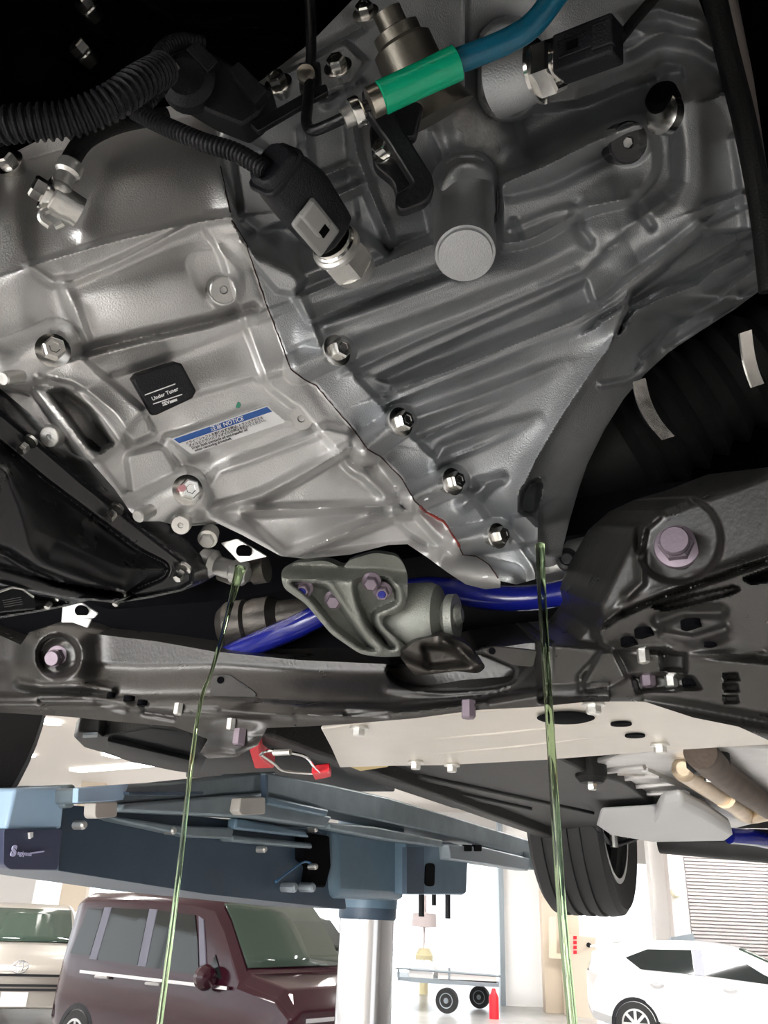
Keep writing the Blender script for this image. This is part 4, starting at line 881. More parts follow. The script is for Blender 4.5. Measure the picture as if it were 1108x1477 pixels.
MB().lathe(P(818, 806, .77), Vector((-.2, -.9, -.2)), [(.010, -.02), (.010, .002), (.007, .003), (.005, 0)], 16).build('bolt', M['black'], rk)

# right drive shaft boot with clamps
cv = thing('drive_shaft_boot', P(1000, 570, .8), 'black ribbed drive shaft boot with two silver clamp bands in the dark gap', 'boot')
a0 = P(900, 640, .90); ad = Vector((.80, -.45, .38)).normalized(); pr = []
for k in range(9): pr += [(.062 - k * .002, k * .024), (.072 - k * .002, k * .024 + .012)]
b = MB(); b.lathe(a0, ad, [(.05, -.08), (.058, -.06)] + pr + [(.05, .23), (.03, .26), (.03, .45)], 32); b.build('bellows', M['rubber'], cv)
def band(c, ax, r, w):
    b = MB(); b.lathe(c, ax, [(r, -w / 2), (r + .0015, -w / 2), (r + .0015, w / 2), (r, w / 2)], 40, cap=False); b.build('clamp_band', M['zinc'], cv)
# ================================================================== THE VEHICLE LIFT
def SIDE_(name, pts, lat, th, m, parent, bevel=.004, r=0):
    if r: pts = rounded(pts, r)
    b = MB(); b.prism([PLAT(x, y, lat) for x, y in pts], -LL * th); return b.build(name, m, parent, bevel=bevel)
LIFT = thing('vehicle_lift', PLAT(527, 1400, -1.10), 'blue two-arm vehicle lift carried on a thick chromed piston', 'lift')
SIDE_('main_beam', [(88, 1160), (400, 1188), (486, 1205), (500, 1312), (300, 1290), (84, 1256)], -1.05, .20, M['liftd'], LIFT, r=4)
cap_ = SIDE_('end_cap', [(6, 1196), (90, 1196), (83, 1255), (14, 1254), (5, 1246)], -1.035, .23, mat('dark_blue_violet_plastic', (.06, .07, .13), .35), LIFT, r=4)
ec = SIDE_('light_panel', [(22, 1137), (96, 1134), (89, 1196), (8, 1197)], -1.04, .22, M['liftw'], LIFT)
SIDE_('end_post', [(97, 1132), (110, 1131), (108, 1165), (92, 1166)], -1.03, .10, M['liftg'], LIFT)
SIDE_('upper_rail', [(112, 1137), (250, 1128), (400, 1113), (386, 1142), (188, 1158), (112, 1160)], -1.0, .06, M['liftg'], LIFT)
SIDE_('rail_face', [(113, 1137), (186, 1131), (178, 1154), (112, 1158)], -.995, .01, M['liftw'], LIFT, bevel=.001)
SIDE_('swing_arm', [(178, 1160), (386, 1143), (390, 1158), (480, 1178), (470, 1194), (370, 1180), (176, 1170)], -.985, .06, M['liftg'], LIFT)
SIDE_('arm_slot', [(186, 1142), (250, 1142), (294, 1141), (294, 1146), (240, 1148), (186, 1147)], -.98, .01, M['liftd'], LIFT, bevel=.001)
SIDE_('lower_arm', [(150, 1175), (250, 1190), (338, 1194), (335, 1210), (280, 1208), (170, 1184)], -1.02, .03, M['liftg'], LIFT)
SIDE_('slide_bar', [(336, 1204), (450, 1216), (452, 1224), (336, 1214)], -1.02, .03, M['liftg'], LIFT)
SIDE_('inner_arm', [(342, 1180), (440, 1198), (448, 1208), (340, 1196)], -1.01, .02, M['liftb'], LIFT)
SIDE_('long_rail', [(384, 1114), (470, 1130), (560, 1150), (660, 1180), (848, 1238), (840, 1254), (760, 1238), (640, 1204), (490, 1172), (384, 1144)], -.99, .10, M['liftg'], LIFT)
SIDE_('rail_lip', [(386, 1148), (475, 1168), (472, 1178), (386, 1160)], -.975, .02, M['liftb'], LIFT)
SIDE_('rail_tube', [(476, 1186), (540, 1192), (640, 1212), (636, 1222), (560, 1212), (476, 1196)], -.985, .03, M['liftg'], LIFT)
SIDE_('rail_seam', [(383, 1118), (387, 1118), (387, 1150), (384, 1150)], -.97, .01, M['liftd'], LIFT, bevel=.0)
for pts in ([(138, 1158), (170, 1157), (169, 1178), (140, 1181), (137, 1176)], [(348, 1151), (383, 1150), (383, 1174), (350, 1176), (345, 1170)]):
    o = SIDE_('rubber_pad', pts, -.965, .02, mat('beige_rubber_pad', (.42, .40, .37), .7), LIFT, r=3)
head = SIDE_('column_head', [(482, 1190), (586, 1200), (586, 1300), (486, 1296)], -1.03, .20, M['liftb'], LIFT, bevel=.02)
pc = PLAT(530, 1320, -1.12); rr = 39 / FOC * (pc - EYE).dot(FW)
zt = PLAT(530, 1300, -1.12).z
MB().lathe(Vector((pc.x, pc.y, zt)), (0, 0, 1), [(rr * 1.08, -.015), (rr * 1.10, .01), (rr * 1.28, .012), (rr * 1.28, .20)], 48).build('collar', M['liftb'], LIFT)
MB().lathe(Vector((pc.x, pc.y, zt - .035)), (0, 0, 1), [(rr * 1.03, -.005), (rr * 1.06, .0), (rr * 1.06, .022)], 48).build('seal_ring', M['liftd'], LIFT)
MB().lathe(Vector((pc.x, pc.y, 0)), (0, 0, 1), [(rr, 0), (rr, zt)], 64).build('piston', M['chrome'], LIFT)
MB().lathe(Vector((pc.x, pc.y, 0)), (0, 0, 1), [(rr * 1.8, 0), (rr * 1.8, .02), (rr * 1.1, .03)], 48).build('floor_flange', M['galv'], LIFT)
br = SIDE_('lock_bracket', [(586, 1212), (650, 1215), (676, 1222), (673, 1288), (668, 1291), (586, 1290)], -1.0, .10, M['liftb'], LIFT)
SIDE_('slot', rounded([(614, 1245), (628, 1245), (627, 1279), (613, 1278)], 6), -.998, .012, M['bay'], LIFT, bevel=0)
SIDE_('dark_web', [(587, 1222), (612, 1222), (612, 1289), (587, 1289)], -.998, .012, M['liftd'], LIFT, bevel=0)
for x, y0, y1 in ((608, 1288, 1322), (646, 1290, 1325), (626, 1290, 1306)):
    MB().tube([PLAT(x, y0, -1.04), PLAT(x, y1, -1.04)], .0075 if x != 626 else .006, 12).build('pin', M['plast'], LIFT)
a = SIDE_('rear_arm', [(648, 1218), (700, 1222), (765, 1238), (766, 1247), (762, 1256), (690, 1245), (650, 1240)], -.97, .05, M['galv'], LIFT)
for x in (676, 690): SIDE_('bolt_hole', rounded([(x - 5, 1218), (x + 5, 1219), (x + 5, 1228), (x - 5, 1228)], 2), -.967, .01, M['bay'], LIFT, bevel=0)
SIDE_('rear_pad_arm', [(766, 1228), (846, 1238), (846, 1247), (828, 1250), (828, 1258), (800, 1256), (766, 1254)], -.965, .05, M['liftg'], LIFT)
# latch and air line under the beam
b = MB(); b.tube(curve_pts([PLAT(x, y, -1.03) for x, y in [(398, 1272), (420, 1255), (440, 1243), (456, 1250)]], 16), .0022, 8); b.build('air_line', mat('blue_air_line', (.03, .12, .25), .4), LIFT)
SIDE_('latch', [(438, 1200), (476, 1206), (478, 1250), (470, 1280), (446, 1280), (450, 1250), (438, 1240)], -1.03, .03, M['bay'], LIFT)
for x, y in ((452, 1196), (452, 1250), (246, 1198), (116, 1190), (378, 1225)):
    MB().lathe(PLAT(x, y, -1.025), LL, [(.006, -.01), (.006, .006), (.004, .009)], 12).build('bolt', M['dull'], LIFT)
for x in (420, 446): MB().lathe(PLAT(x, 1280, -1.03), LL, [(.009, -.02), (.009, .008), (.006, .012)], 12).build('valve', M['galv'], LIFT)
# red flagged release wire
rw = thing('release_wire', PZ(420, 1100, 1.84), 'thin wire loop with red tape flags hanging beside the brace plate', 'wire')
MB().tube(curve_pts([PZ(x, y, 1.83) for x, y in [(376, 1088), (384, 1083), (400, 1083), (438, 1090), (452, 1104), (462, 1114)]], 24), .0022, 8).build('wire', M['zinc'], rw)
MB().tube(curve_pts([PZ(x, y, 1.83) for x, y in [(376, 1088), (396, 1102), (410, 1112), (452, 1116), (462, 1114)]], 24), .0018, 8).build('wire', M['dull'], rw)
b = MB(); b.prism([PZ(x, y, 1.835) for x, y in [(357, 1076), (375, 1074), (377, 1093), (396, 1108), (367, 1109)]], (0, 0, .02)); b.build('red_flag', M['red'], rw, bevel=.003)
b = MB(); b.prism([PZ(x, y, 1.828) for x, y in [(449, 1116), (475, 1112), (478, 1121), (454, 1126)]], (0, 0, .012)); b.build('red_flag', M['red'], rw, bevel=.003)
MB().lathe(PZ(407, 1085, 1.825), LL, [(.004, -.012), (.004, .012)], 10).build('grip', M['dull'], rw)
# emblem and wording on the end cap
def text_on(name, s, o, xd, yd, size, m, parent, ext=.0006, align='LEFT', bold=0):
    cu = bpy.data.curves.new(name, 'FONT'); cu.body = s; cu.size = size; cu.extrude = ext; cu.align_x = align; cu.offset = bold
    t = bpy.data.objects.new(name, cu); C.objects.link(t)
    xd = Vector(xd).normalized(); zd = xd.cross(Vector(yd)).normalized(); yd = zd.cross(xd)
    mw = Matrix((xd, yd, zd)).transposed().to_4x4(); mw.translation = Vector(o)
    dg = bpy.context.evaluated_depsgraph_get(); me = bpy.data.meshes.new_from_object(t.evaluated_get(dg)); me.transform(mw)
    bpy.data.objects.remove(t); me.materials.clear(); me.materials.append(m)
    return link(name, me, parent)
lila = mat('pale_violet_print', (.62, .62, .90), .5)
text_on('emblem_lettering', 'S', PLAT(15, 1234, -1.031), LR, (0, 0, 1), .017, lila, LIFT, bold=.0008)
text_on('emblem_lettering', 'ugiyasu', PLAT(25, 1233, -1.031), LR, (0, 0, 1), .008, lila, LIFT)
SIDE_('print_line', [(44, 1230), (64, 1227), (64, 1229), (44, 1232)], -1.031, .002, lila, LIFT, bevel=0)
SIDE_('tag', [(43, 1201), (48, 1200), (48, 1207), (44, 1210)], -1.031, .004, M['labelw'], LIFT, bevel=0)
# ================================================================== FITTINGS ON THE TRANSAXLE
# sealant along the joint
sl = [p for p in SEAM if p[1] > 232]
pts = []
for i in range(len(sl) - 1):
    for t in np.linspace(0, 1, 7)[:-1]:
        x = sl[i][0] * (1 - t) + sl[i + 1][0] * t + random.uniform(-.5, .5); y = sl[i][1] * (1 - t) + sl[i + 1][1] * t; pts.append((x, y))
k0 = [i for i, (x, y) in enumerate(pts) if 728 < y < 790]
MB().tube([CP(x, y, .0003) for x, y in pts], .00055, 8).build('joint_line', M['seal_d'], TX)
MB().tube([CP(pts[i][0], pts[i][1], .0005) for i in k0], [(.0016 if pts[i][1] < 752 else .0010) * random.uniform(.7, 1.1) for i in k0], 8).build('sealant_bead', M['seal'], TX)
# flange bolts
def case_bolt(x, y, rpx, off, ax=AX, m='zinc', hf=1.0):
    q = CP(x, y, off); s = rpx / FOC * (q - EYE).dot(FW); return flange_bolt('flange_bolt', q, ax, s, M[m], TX, h=s * hf)
VIEW = -FW
AXB = (AX * .75 + VIEW * .6).normalized(); AXL = (AX * .6 + VIEW * .75 - UP * .05).normalized()
case_bolt(485, 506, 15.5, .006, AXB); case_bolt(577, 609, 14.5, .006, AXB); case_bolt(652, 695, 13.5, .006, AXB); case_bolt(717, 773, 12.5, .006, AXB)
case_bolt(76, 506, 16.5, .008, AXL); case_bolt(270, 707, 15, .008, AXL)
MB().lathe(CP(263, 704, .018), AXL, [(.0024, -.003), (.0024, .0015)], 10).build('paint_mark', mat('pink_paint_mark', (.6, .3, .32), .5), TX)
UPB = (VIEW * .6 - RT * .45 - UP * .2 + UP * .75).normalized()
for x, y, r in ((488, 98, 14), (402, 122, 14), (528, 20, 13), (14, 236, 15)): case_bolt(x, y, r, .012, (VIEW * .75 + UP * .35 - RT * .2).normalized())
def plug(x, y, rpx, ax, m, off=.003, name='plug'):
    q = CP(x, y, off); s = rpx / FOC * (q - EYE).dot(FW); a = Vector(ax).normalized()
    b = MB(); b.lathe(q, a, [(s, -s), (s, s * .12), (s * .92, s * .22), (s * .30, s * .22), (s * .26, s * .02), (s * .1, -s * .05)], 32); o = b.build(name, M[m], TX)
    MB().lathe(q + a * s * .02, a, [(s * .27, -.001), (s * .25, s * .05), (s * .12, s * .03)], 6).build('socket', M['plugm'], o)
plug(322, 418, 20, VIEW + RT * .45 - UP * .35, 'plugm'); plug(435, 603, 18, VIEW - UP * .5 - RT * .1, 'plugm'); plug(72, 630, 15, VIEW - RT * .2 - UP * .2, 'dull'); plug(261, 757, 14, VIEW - UP * .3, 'dull')
plug(905, 206, 29, VIEW - UP * .35 + RT * .15, 'gloss')
b = MB(); q = P(970, 168, .62); b.lathe(q, (-RT * .8 + VIEW * .5 - UP * .1), [(.006, 0), (.014, .004), (.014, .012), (.009, .014)], 24); b.build('stopper', M['zinc'], TX)
b = MB(); q = P(960, 150, .62); b.lathe(q, (-RT * .6 + UP * .2 + VIEW * .8), [(.012, 0), (.012, .01), (.009, .014)], 20); b.build('stopper_cap', M['bay'], TX)
# lugs, dots, small marks
for x, y, r in ((13, 545, 9), (205, 742, 9)):
    MB().lathe(CP(x, y, .002), (VIEW - UP * .3 - RT * .4), [(r / FOC * .6, -.01), (r / FOC * .6, .004), (r / FOC * .5, .005)], 20).build('dowel', M['dull'], TX)
MB().lathe(CP(343, 584, -.0004), VIEW, [(.0024, 0), (.0023, .0008)], 14).build('green_dot', M['greendot'], TX)
for x, y in ((614, 720), (571, 701), (700, 832)): MB().box(CP(x, y, .0004), RT * .002 + UP * .0004, UP * .0007, VIEW * .0004).build('cast_mark', M['white'], TX)
# drain boss and slot plates at the lower edge of the case
MB().prism([P(x, y, .665) for x, y in rounded([(318, 783), (342, 777), (386, 803), (346, 812)], 3)], FW * .004).build('drain_plate', M['plugm'], TX, bevel=.001)
MB().lathe(P(352, 795, .663), (VIEW - UP * .9), [(.0062, -.001), (.0062, .0012)], 18).build('drain_hole', M['bay'], TX)
for x, y, s in ((300, 776, 13), (262, 756, 0)):
    if s: q = P(x, y, .65); a = (VIEW - UP * .5).normalized(); r = s / FOC * .65; b = MB(); b.lathe(q, a, [(r, -r * 1.5), (r * 1.1, 0), (r * 1.1, r * .3), (r * .8, r * .4)], 20); b.hexa(q, a, r * .85, r * 1.0); b.build('drain_bolt', M['dull'], TX, smooth=20)
b = MB(); b.lathe(P(290, 808, .69), (RT * .9 - UP * .25 + VIEW * .3), [(.004, 0), (.011, .002), (.012, .012), (.008, .016), (.008, .03), (.010, .032), (.010, .042), (.006, .045)], 20); b.build('knuckle', M['plugm'], TX)
b = MB(); b.lathe(P(330, 828, .70), (RT * .95 + UP * .15 + VIEW * .2), [(.004, -.01), (.009, 0), (.009, .02), (.012, .022), (.012, .034)], 20); b.build('drain_neck', M['dkmet'], TX)
# warning sticker
Lq = [(247, 633), (386, 585), (412, 609), (276, 655)]
lp = [CP(*p) for p in Lq]; ctr = sum(lp, Vector()) / 4
ux = (lp[1] - lp[0] + lp[2] - lp[3]).normalized(); nz = ux.cross(lp[0] - lp[3]).normalized(); nz = nz if nz.dot(VIEW) > 0 else -nz
uy = nz.cross(ux)
def onL(x, y, off):   # ray onto the sticker plane
    v = FW + RT * ((x - CX) / FOC) - UP * ((y - CY) / FOC); return EYE + v * ((ctr + nz * off - EYE).dot(nz) / v.dot(nz))
LO = .0045
STK = MB().prism([onL(x, y, LO) for x, y in rounded(Lq, 3, 2)], nz * -.004).build('warning_sticker', M['labelw'], TX)
def lerpq(u, v): 
    a = Vector(Lq[0]).lerp(Vector(Lq[1]), u); q = Vector(Lq[3]).lerp(Vector(Lq[2]), u); return a.lerp(q, v)
MB().prism([onL(*lerpq(u, v), LO + .0002) for u, v in [(.015, .05), (.985, .05), (.985, .33), (.015, .33)]], nz * -.0005).build('blue_band', M['labelb'], STK, smooth=0)
def Ltext(s, u, v, size, m, n):
    o = onL(*lerpq(u, v), LO + .0004); e = onL(*lerpq(u + .05, v), LO + .0004); t = onL(*lerpq(u, v - .2), LO + .0004); text_on(n, s, o, e - o, t - o, size, m, STK, .0001, bold=.00004)
W_ = (onL(*lerpq(1, .5), LO) - onL(*lerpq(0, .5), LO)).length
Ltext('注意 NOTICE', .36, .27, W_ * .058, M['white'], 'sticker_heading')
for k, (s, u) in enumerate((('ドライブシャフトを取りはずす時は､トランスアクスル', .05), ('オイルとトランスファオイルの両方を抜いてください｡', .05), ('Drain both transaxle oil and transfer oil', .05), ('when removing driveshaft.', .05))):
    Ltext(s, u, .50 + k * .15, W_ * (.033 if k < 2 else .036), M['ink'], 'sticker_line')
# black stick-on box
def tuner(name, top, label, lines, h, nrm_from, d_of):
    b = thing(name, d_of(*top[0]), label, 'box')
    tp = [d_of(*p) for p in top]; c = sum(tp, Vector()) / len(tp); n = (tp[1] - tp[0]).cross(tp[2] - tp[0]).normalized(); n = n if n.dot(VIEW) > 0 else -n
    def on(x, y, off):
        v = FW + RT * ((x - CX) / FOC) - UP * ((y - CY) / FOC); return EYE + v * ((c + n * off - EYE).dot(n) / v.dot(n))
    T_ = [on(x, y, h) for x, y in top]; e = [p + (p - (c + n * h)) * .06 - n * h * .25 for p in T_]
    mb = MB(); mb.frustum(T_, e); mb.prism(e, -n * h); mb.build('case', M['plast'], b, bevel=.0008)
    return b, on, n
TB, ton, tn = tuner('tuning_box', [(193, 549), (199, 541), (252, 524), (262, 527), (282, 564), (277, 574), (228, 597), (221, 598)], 'small black box with white lettering Under Tuner stuck above the blue sticker', None, .008, None, lambda x, y: CP(240, 562) if False else P(x, y, base_d(x, y) - hat(240, 575)))
OH = .0083
for y0, x0, x1, y1 in ((569, 209, 253, 553), (582, 221, 263, 568)):
    MB().prism([ton(x0, y0, OH), ton(x1, y1, OH), ton(x1, y1 + 1.6, OH), ton(x0, y0 + 1.6, OH)], tn * -.0004).build('white_line', M['white'], TB, smooth=0)
o = ton(220, 578, OH); text_on('lettering', 'Under Tuner', o, ton(255, 564, OH) - o, ton(217, 570, OH) - o, .0036, M['white'], TB, .0001, bold=.00008)
o = ton(235, 585.5, OH); text_on('lettering', 'SEV', o, ton(256, 578, OH) - o, ton(232, 578, OH) - o, .0034, M['white'], TB, .0001, bold=.00012)
MB().prism([ton(244.5, 578.5, OH), ton(255, 574.8, OH), ton(256, 578, OH), ton(245.5, 582, OH)], tn * -.0004).build('white_block', M['white'], TB, smooth=0)
t2, ton2, tn2 = tuner('tuning_box', [(-8, 862), (18, 846), (34, 849), (50, 862), (52, 878), (-8, 884)], 'second small black box with faint lettering below the oil pan', None, .008, None, lambda x, y: P(x, y, .50 + .0006 * (x + 8)))
MB().tube([ton2(-8, 856, .0085), ton2(18, 847, .0085), ton2(33, 850, .0085), ton2(48, 861, .0085)], .0008, 6).build('white_edge', M['dull'], t2)
for k in range(4): MB().prism([ton2(4 + k, 866 + k * 3, OH), ton2(30 + k, 861 + k * 3.2, OH), ton2(30 + k, 861.8 + k * 3.2, OH), ton2(4 + k, 866.8 + k * 3, OH)], tn2 * -.0003).build('white_line', M['grey_p'], t2, smooth=0)
# little white bracket under the pan
wb = thing('white_bracket', P(112, 885, .72), 'small white bent bracket with a round hole below the oil pan', 'bracket')
MB().prism([P(x, y, .72) for x, y in rounded([(92, 874), (118, 870), (141, 885), (135, 892), (112, 892)], 2)], FW * .003).build('plate', M['labelw'], wb, bevel=.0008)
MB().prism([P(x, y, .722) for x, y in [(90, 875), (96, 874), (112, 891), (132, 893), (126, 906), (104, 898), (88, 898)]], FW * .003).build('flap', M['labelw'], wb, bevel=.0008)
MB().lathe(P(118, 881, .719), (VIEW - UP * .6), [(.0058, -.0005), (.0058, .0012)], 16).build('hole', M['bay'], wb)

# ------------------------------------------------------------------ hose with green sleeve and its metal pipe
HS_ = thing('breather_hose', P(650, 100, .50), 'teal rubber hose with a bright green sleeve at the top', 'hose')
b = MB(); b.tube(curve_pts([P(830, -40, .50), P(803, -8, .50), P(768, 36, .50), P(726, 62, .50), P(655, 90, .50), P(640, 97, .50)], 40), 17.5 / FOC * .5, 24); b.build('hose', M['hose'], HS_)
b = MB(); ga, gb = P(551, 141, .50), P(661, 90, .50); gd = (gb - ga).normalized(); gl = (gb - ga).length; gr = 24 / FOC * .5
b.lathe(ga, gd, [(gr * .85, -.001), (gr * 1.0, 0), (gr * .99, gl * .5), (gr * 1.03, gl - .001), (gr * .78, gl), (gr * .74, gl - .006)], 36); b.build('sleeve', M['sleeve'], HS_)
b = MB(); b.lathe(ga - gd * .006, gd, [(gr * .6, -.002), (gr * .92, -.002), (gr * .92, .005), (gr * .6, .005)], 28); b.build('pipe_end', M['steel_y'], HS_)
PIPE = thing('breather_pipe', P(450, 150, .54), 'thin black bent metal pipe with a bright clip left of the green sleeve', 'pipe')
b = MB(); b.tube(curve_pts([P(446, -12, .57), P(449, 60, .56), P(447, 110, .55), P(444, 150, .54), P(442, 176, .53), P(450, 188, .525), P(470, 182, .52), P(508, 164, .51), P(550, 142, .505)], 50), 8 / FOC * .54, 14); b.build('pipe', M['black'], PIPE)
b = MB(); b.lathe(P(495, 172, .512), (RT * .85 + UP * .42), [(.0062, 0), (.0062, .009), (.0048, .009)], 20); b.build('ring', M['dull'], PIPE)
b = MB(); b.lathe(P(508, 165, .509), (RT * .85 + UP * .42), [(.0088, 0), (.0092, .001), (.0092, .0055), (.0086, .0065)], 24); b.build('clip', M['zinc'], PIPE)
b = MB(); b.lathe(P(441, 105, .545), VIEW, [(.006, -.004), (.006, 0), (.003, .001)], 16); b.build('rivet', M['steel_y'], PIPE)
MB().prism([P(x, y, .55) for x, y in rounded([(430, 90), (462, 88), (464, 120), (446, 142), (432, 130)], 4)], FW * .006).build('bracket', M['black'], PIPE, bevel=.001)
HK = thing('hook_bracket', P(575, 220, .55), 'black painted hooked metal bracket with a bolt below the green sleeve', 'bracket')
MB().prism([P(x, y, .53) for x, y in rounded([(520, 130), (548, 112), (560, 150), (625, 255), (627, 275), (615, 292), (582, 305), (571, 300), (570, 280), (598, 266), (560, 205), (528, 160)], 9, 5)], FW * .012).build('arm', M['black'], HK, bevel=.0015)
MB().prism([P(x, y, .555) for x, y in rounded([(532, 185), (545, 160), (572, 200), (600, 262), (572, 284), (568, 262), (540, 240)], 10)], FW * .012).build('foot', M['black'], HK, bevel=.002)
q = P(556, 218, .545); a = (VIEW * .6 + UP * .25 - RT * .5).normalized(); flange_bolt('bolt', q, a, .0062, M['zinc'], HK)
b = MB(); b.prism([P(x, y, .54) for x, y in rounded([(556, 170), (590, 140), (612, 150), (600, 200), (580, 200)], 8)], FW * .01); b.build('cover', M['black'], HK, bevel=.002)

# ------------------------------------------------------------------ speed sensor with plug, and the loom
SN = thing('sensor_plug', P(435, 300, .50), 'black connector with grey lock clip plugged into a hex sensor', 'connector')
s0, s1 = P(515, 392, .56), P(388, 238, .47); sd = (s1 - s0).normalized()
b = MB(); q = P(493, 366, .545); b.hexa(q - sd * .012, sd, .0165, .018, ch=.05); b.lathe(q - sd * .02, sd, [(.014, 0), (.0155, .008)], 28); b.lathe(q + sd * .006, sd, [(.0165, 0), (.0165, .003), (.0145, .004)], 32); b.build('hex_body', M['dull'], SN, smooth=20)
b = MB(); q2 = P(478, 346, .535); b.lathe(q2 - sd * .006, sd, [(.0135, 0), (.0150, .001), (.0150, .003), (.0135, .004), (.0135, .007)], 32); b.build('ring', M['zinc'], SN)
cs = sd.cross(VIEW).normalized(); cn = cs.cross(sd).normalized(); cn = cn if cn.dot(VIEW) > 0 else -cn
c0 = P(474, 341, .53)
def CB(u, v, w): return c0 + sd * u + cs * v + cn * w
sg = 1 if cs.dot(RT) > 0 else -1
def loft(secs, name, m, parent, bevel=.001):
    mb = MB(); vs = []; k = 12
    for (u, hw, hh, sh, vo) in secs:
        for i in range(k):
            t = 2 * math.pi * (i + .5) / k; ct, st_ = math.cos(t), math.sin(t); x = abs(ct) ** sh * (1 if ct > 0 else -1); y = abs(st_) ** sh * (1 if st_ > 0 else -1)
            vs.append(CB(u, sg * (vo + hw * x), hh * y))
    fs = [(i * k + j, i * k + (j + 1) % k, (i + 1) * k + (j + 1) % k, (i + 1) * k + j) for i in range(len(secs) - 1) for j in range(k)]
    fs += [tuple(range(k)), tuple(range((len(secs) - 1) * k, len(secs) * k))]; mb.add(vs, fs); return mb.build(name, m, parent, bevel=bevel)
loft([(0, .0115, .0115, .8, 0), (.004, .0165, .014, .55, .002), (.035, .0180, .0145, .5, .003), (.040, .0180, .0145, .5, .003), (.055, .0165, .013, .5, .002), (.066, .0135, .012, .5, .001), (.069, .0125, .011, .6, .001)], 'connector_body', M['plast'], SN)
loft([(.060, .0165, .013, .4, .001), (.064, .0165, .013, .4, .001)], 'collar', M['plast'], SN)
MB().box(CB(.026, sg * -.007, .0145), sd * .0165, cs * .0105, cn * .002).build('lock_clip', M['grey_p'], SN, bevel=.002)
MB().box(CB(.033, sg * -.005, .0175), sd * .0105, cs * .0060, cn * .0025).build('lock_tongue', M['grey_p'], SN, bevel=.0012)
MB().box(CB(.024, sg * -.006, .0196), sd * .0030, cs * .0032, cn * .0006).build('tongue_slot', M['bay'], SN)
def conduit(name, ctrl, r, n, label, step=.004, m='plast', depth=.82):
    p = curve_pts(ctrl, n); out = []; rs = []; L = 0
    tot = sum((p[i + 1] - p[i]).length for i in range(n)); k = int(tot / step) * 4; acc = [0]
    for i in range(n): acc.append(acc[-1] + (p[i + 1] - p[i]).length)
    for j in range(k + 1):
        s = tot * j / k; i = min(int(np.searchsorted(acc, s, 'right')) - 1, n - 1); f = (s - acc[i]) / max(acc[i + 1] - acc[i], 1e-9)
        out.append(p[i].lerp(p[i + 1], f)); rs.append(r if j % 4 in (0, 1) else r * depth)
    o = MB().tube(out, rs, 16).build(name, M[m], None, smooth=50); return put(o, label, 'wiring')
conduit('corrugated_conduit', [P(-30, 186, .46), P(30, 178, .46), P(100, 172, .465), P(160, 148, .47), P(200, 120, .48), P(235, 100, .50)], 27 / FOC * .46, 60, 'thick black corrugated wiring conduit at the upper left border', .0042)
conduit('corrugated_conduit', [P(195, 160, .50), P(230, 178, .49), P(290, 204, .48), P(340, 220, .475), P(385, 246, .47)], 14 / FOC * .48, 50, 'thin corrugated conduit leading to the grey clipped connector', .0028)
conduit('corrugated_conduit', [P(292, 62, .55), P(262, 58, .54), P(236, 70, .53), P(226, 92, .52), P(236, 118, .51), P(210, 150, .50)], 11 / FOC * .52, 50, 'small corrugated conduit curling over the dark wiring plug', .0028)
CN = thing('wiring_plug', P(300, 105, .53), 'black wiring plug cluster in the shadow right of the conduits', 'connector')
def ob(name, pts, d, th, m, parent, bevel=.002): MB().prism([P(x, y, d) for x, y in pts], FW * th).build(name, m, parent, bevel=bevel)
ob('housing', rounded([(245, 75), (280, 60), (330, 90), (395, 130), (372, 165), (350, 180), (300, 160), (250, 130)], 6), .54, .03, M['plast'], CN)
ob('latch', rounded([(268, 70), (285, 58), (315, 88), (300, 104)], 3), .53, .012, M['plast'], CN)
ob('cap', rounded([(330, 100), (345, 88), (385, 130), (368, 150)], 3), .53, .012, M['plast'], CN)
ob('label_spot', [(242, 95), (254, 90), (259, 97), (246, 104)], .528, .002, M['dull'], CN, 0)
MB().lathe(P(270, 115, .535), VIEW, [(.018, -.01), (.018, 0), (.012, .004)], 24).build('grommet', M['plast'], CN)
ob('strap', rounded([(360, 178), (445, 130), (470, 120), (474, 132), (440, 150), (372, 190)], 4), .545, .006, M['black'], CN)
# coolant pipe with banjo bolt
BJ = thing('banjo_hose', P(90, 250, .48), 'black rubber hose with a zinc banjo fitting and bolt at upper left', 'hose')
b = MB(); b.tube(curve_pts([P(240, 168, .52), P(200, 172, .51), P(160, 182, .50), P(125, 200, .49), P(106, 224, .485), P(100, 240, .48)], 40), 13.5 / FOC * .49, 18); b.build('hose', M['rubber'], BJ)
hd = (P(84, 278, .475) - P(104, 232, .48)).normalized()
b = MB(); b.lathe(P(104, 234, .479), hd, [(.0062, 0), (.0072, .001), (.0072, .007), (.0055, .009), (.0055, .016), (.0068, .018), (.0068, .020), (.0058, .022)], 24); b.build('ferrule', M['dull'], BJ)
bd = (-RT * .7 + UP * .35 + VIEW * .5).normalized(); q = P(86, 290, .478)
b = MB(); b.lathe(q, bd, [(.009, -.012), (.0095, -.002), (.0095, .004), (.007, .006)], 24); b.build('banjo', M['dull'], BJ)
flange_bolt('bolt', q + bd * .008, bd, .0066, M['zinc'], BJ)
b = MB(); b.tube(curve_pts([P(78, 300, .475), P(62, 306, .472), P(60, 316, .472), P(72, 326, .474)], 14), .0022, 8); b.tube([P(80, 328, .475), P(92, 322, .475)], .0022, 8); b.build('wire_clip', M['dull'], BJ)
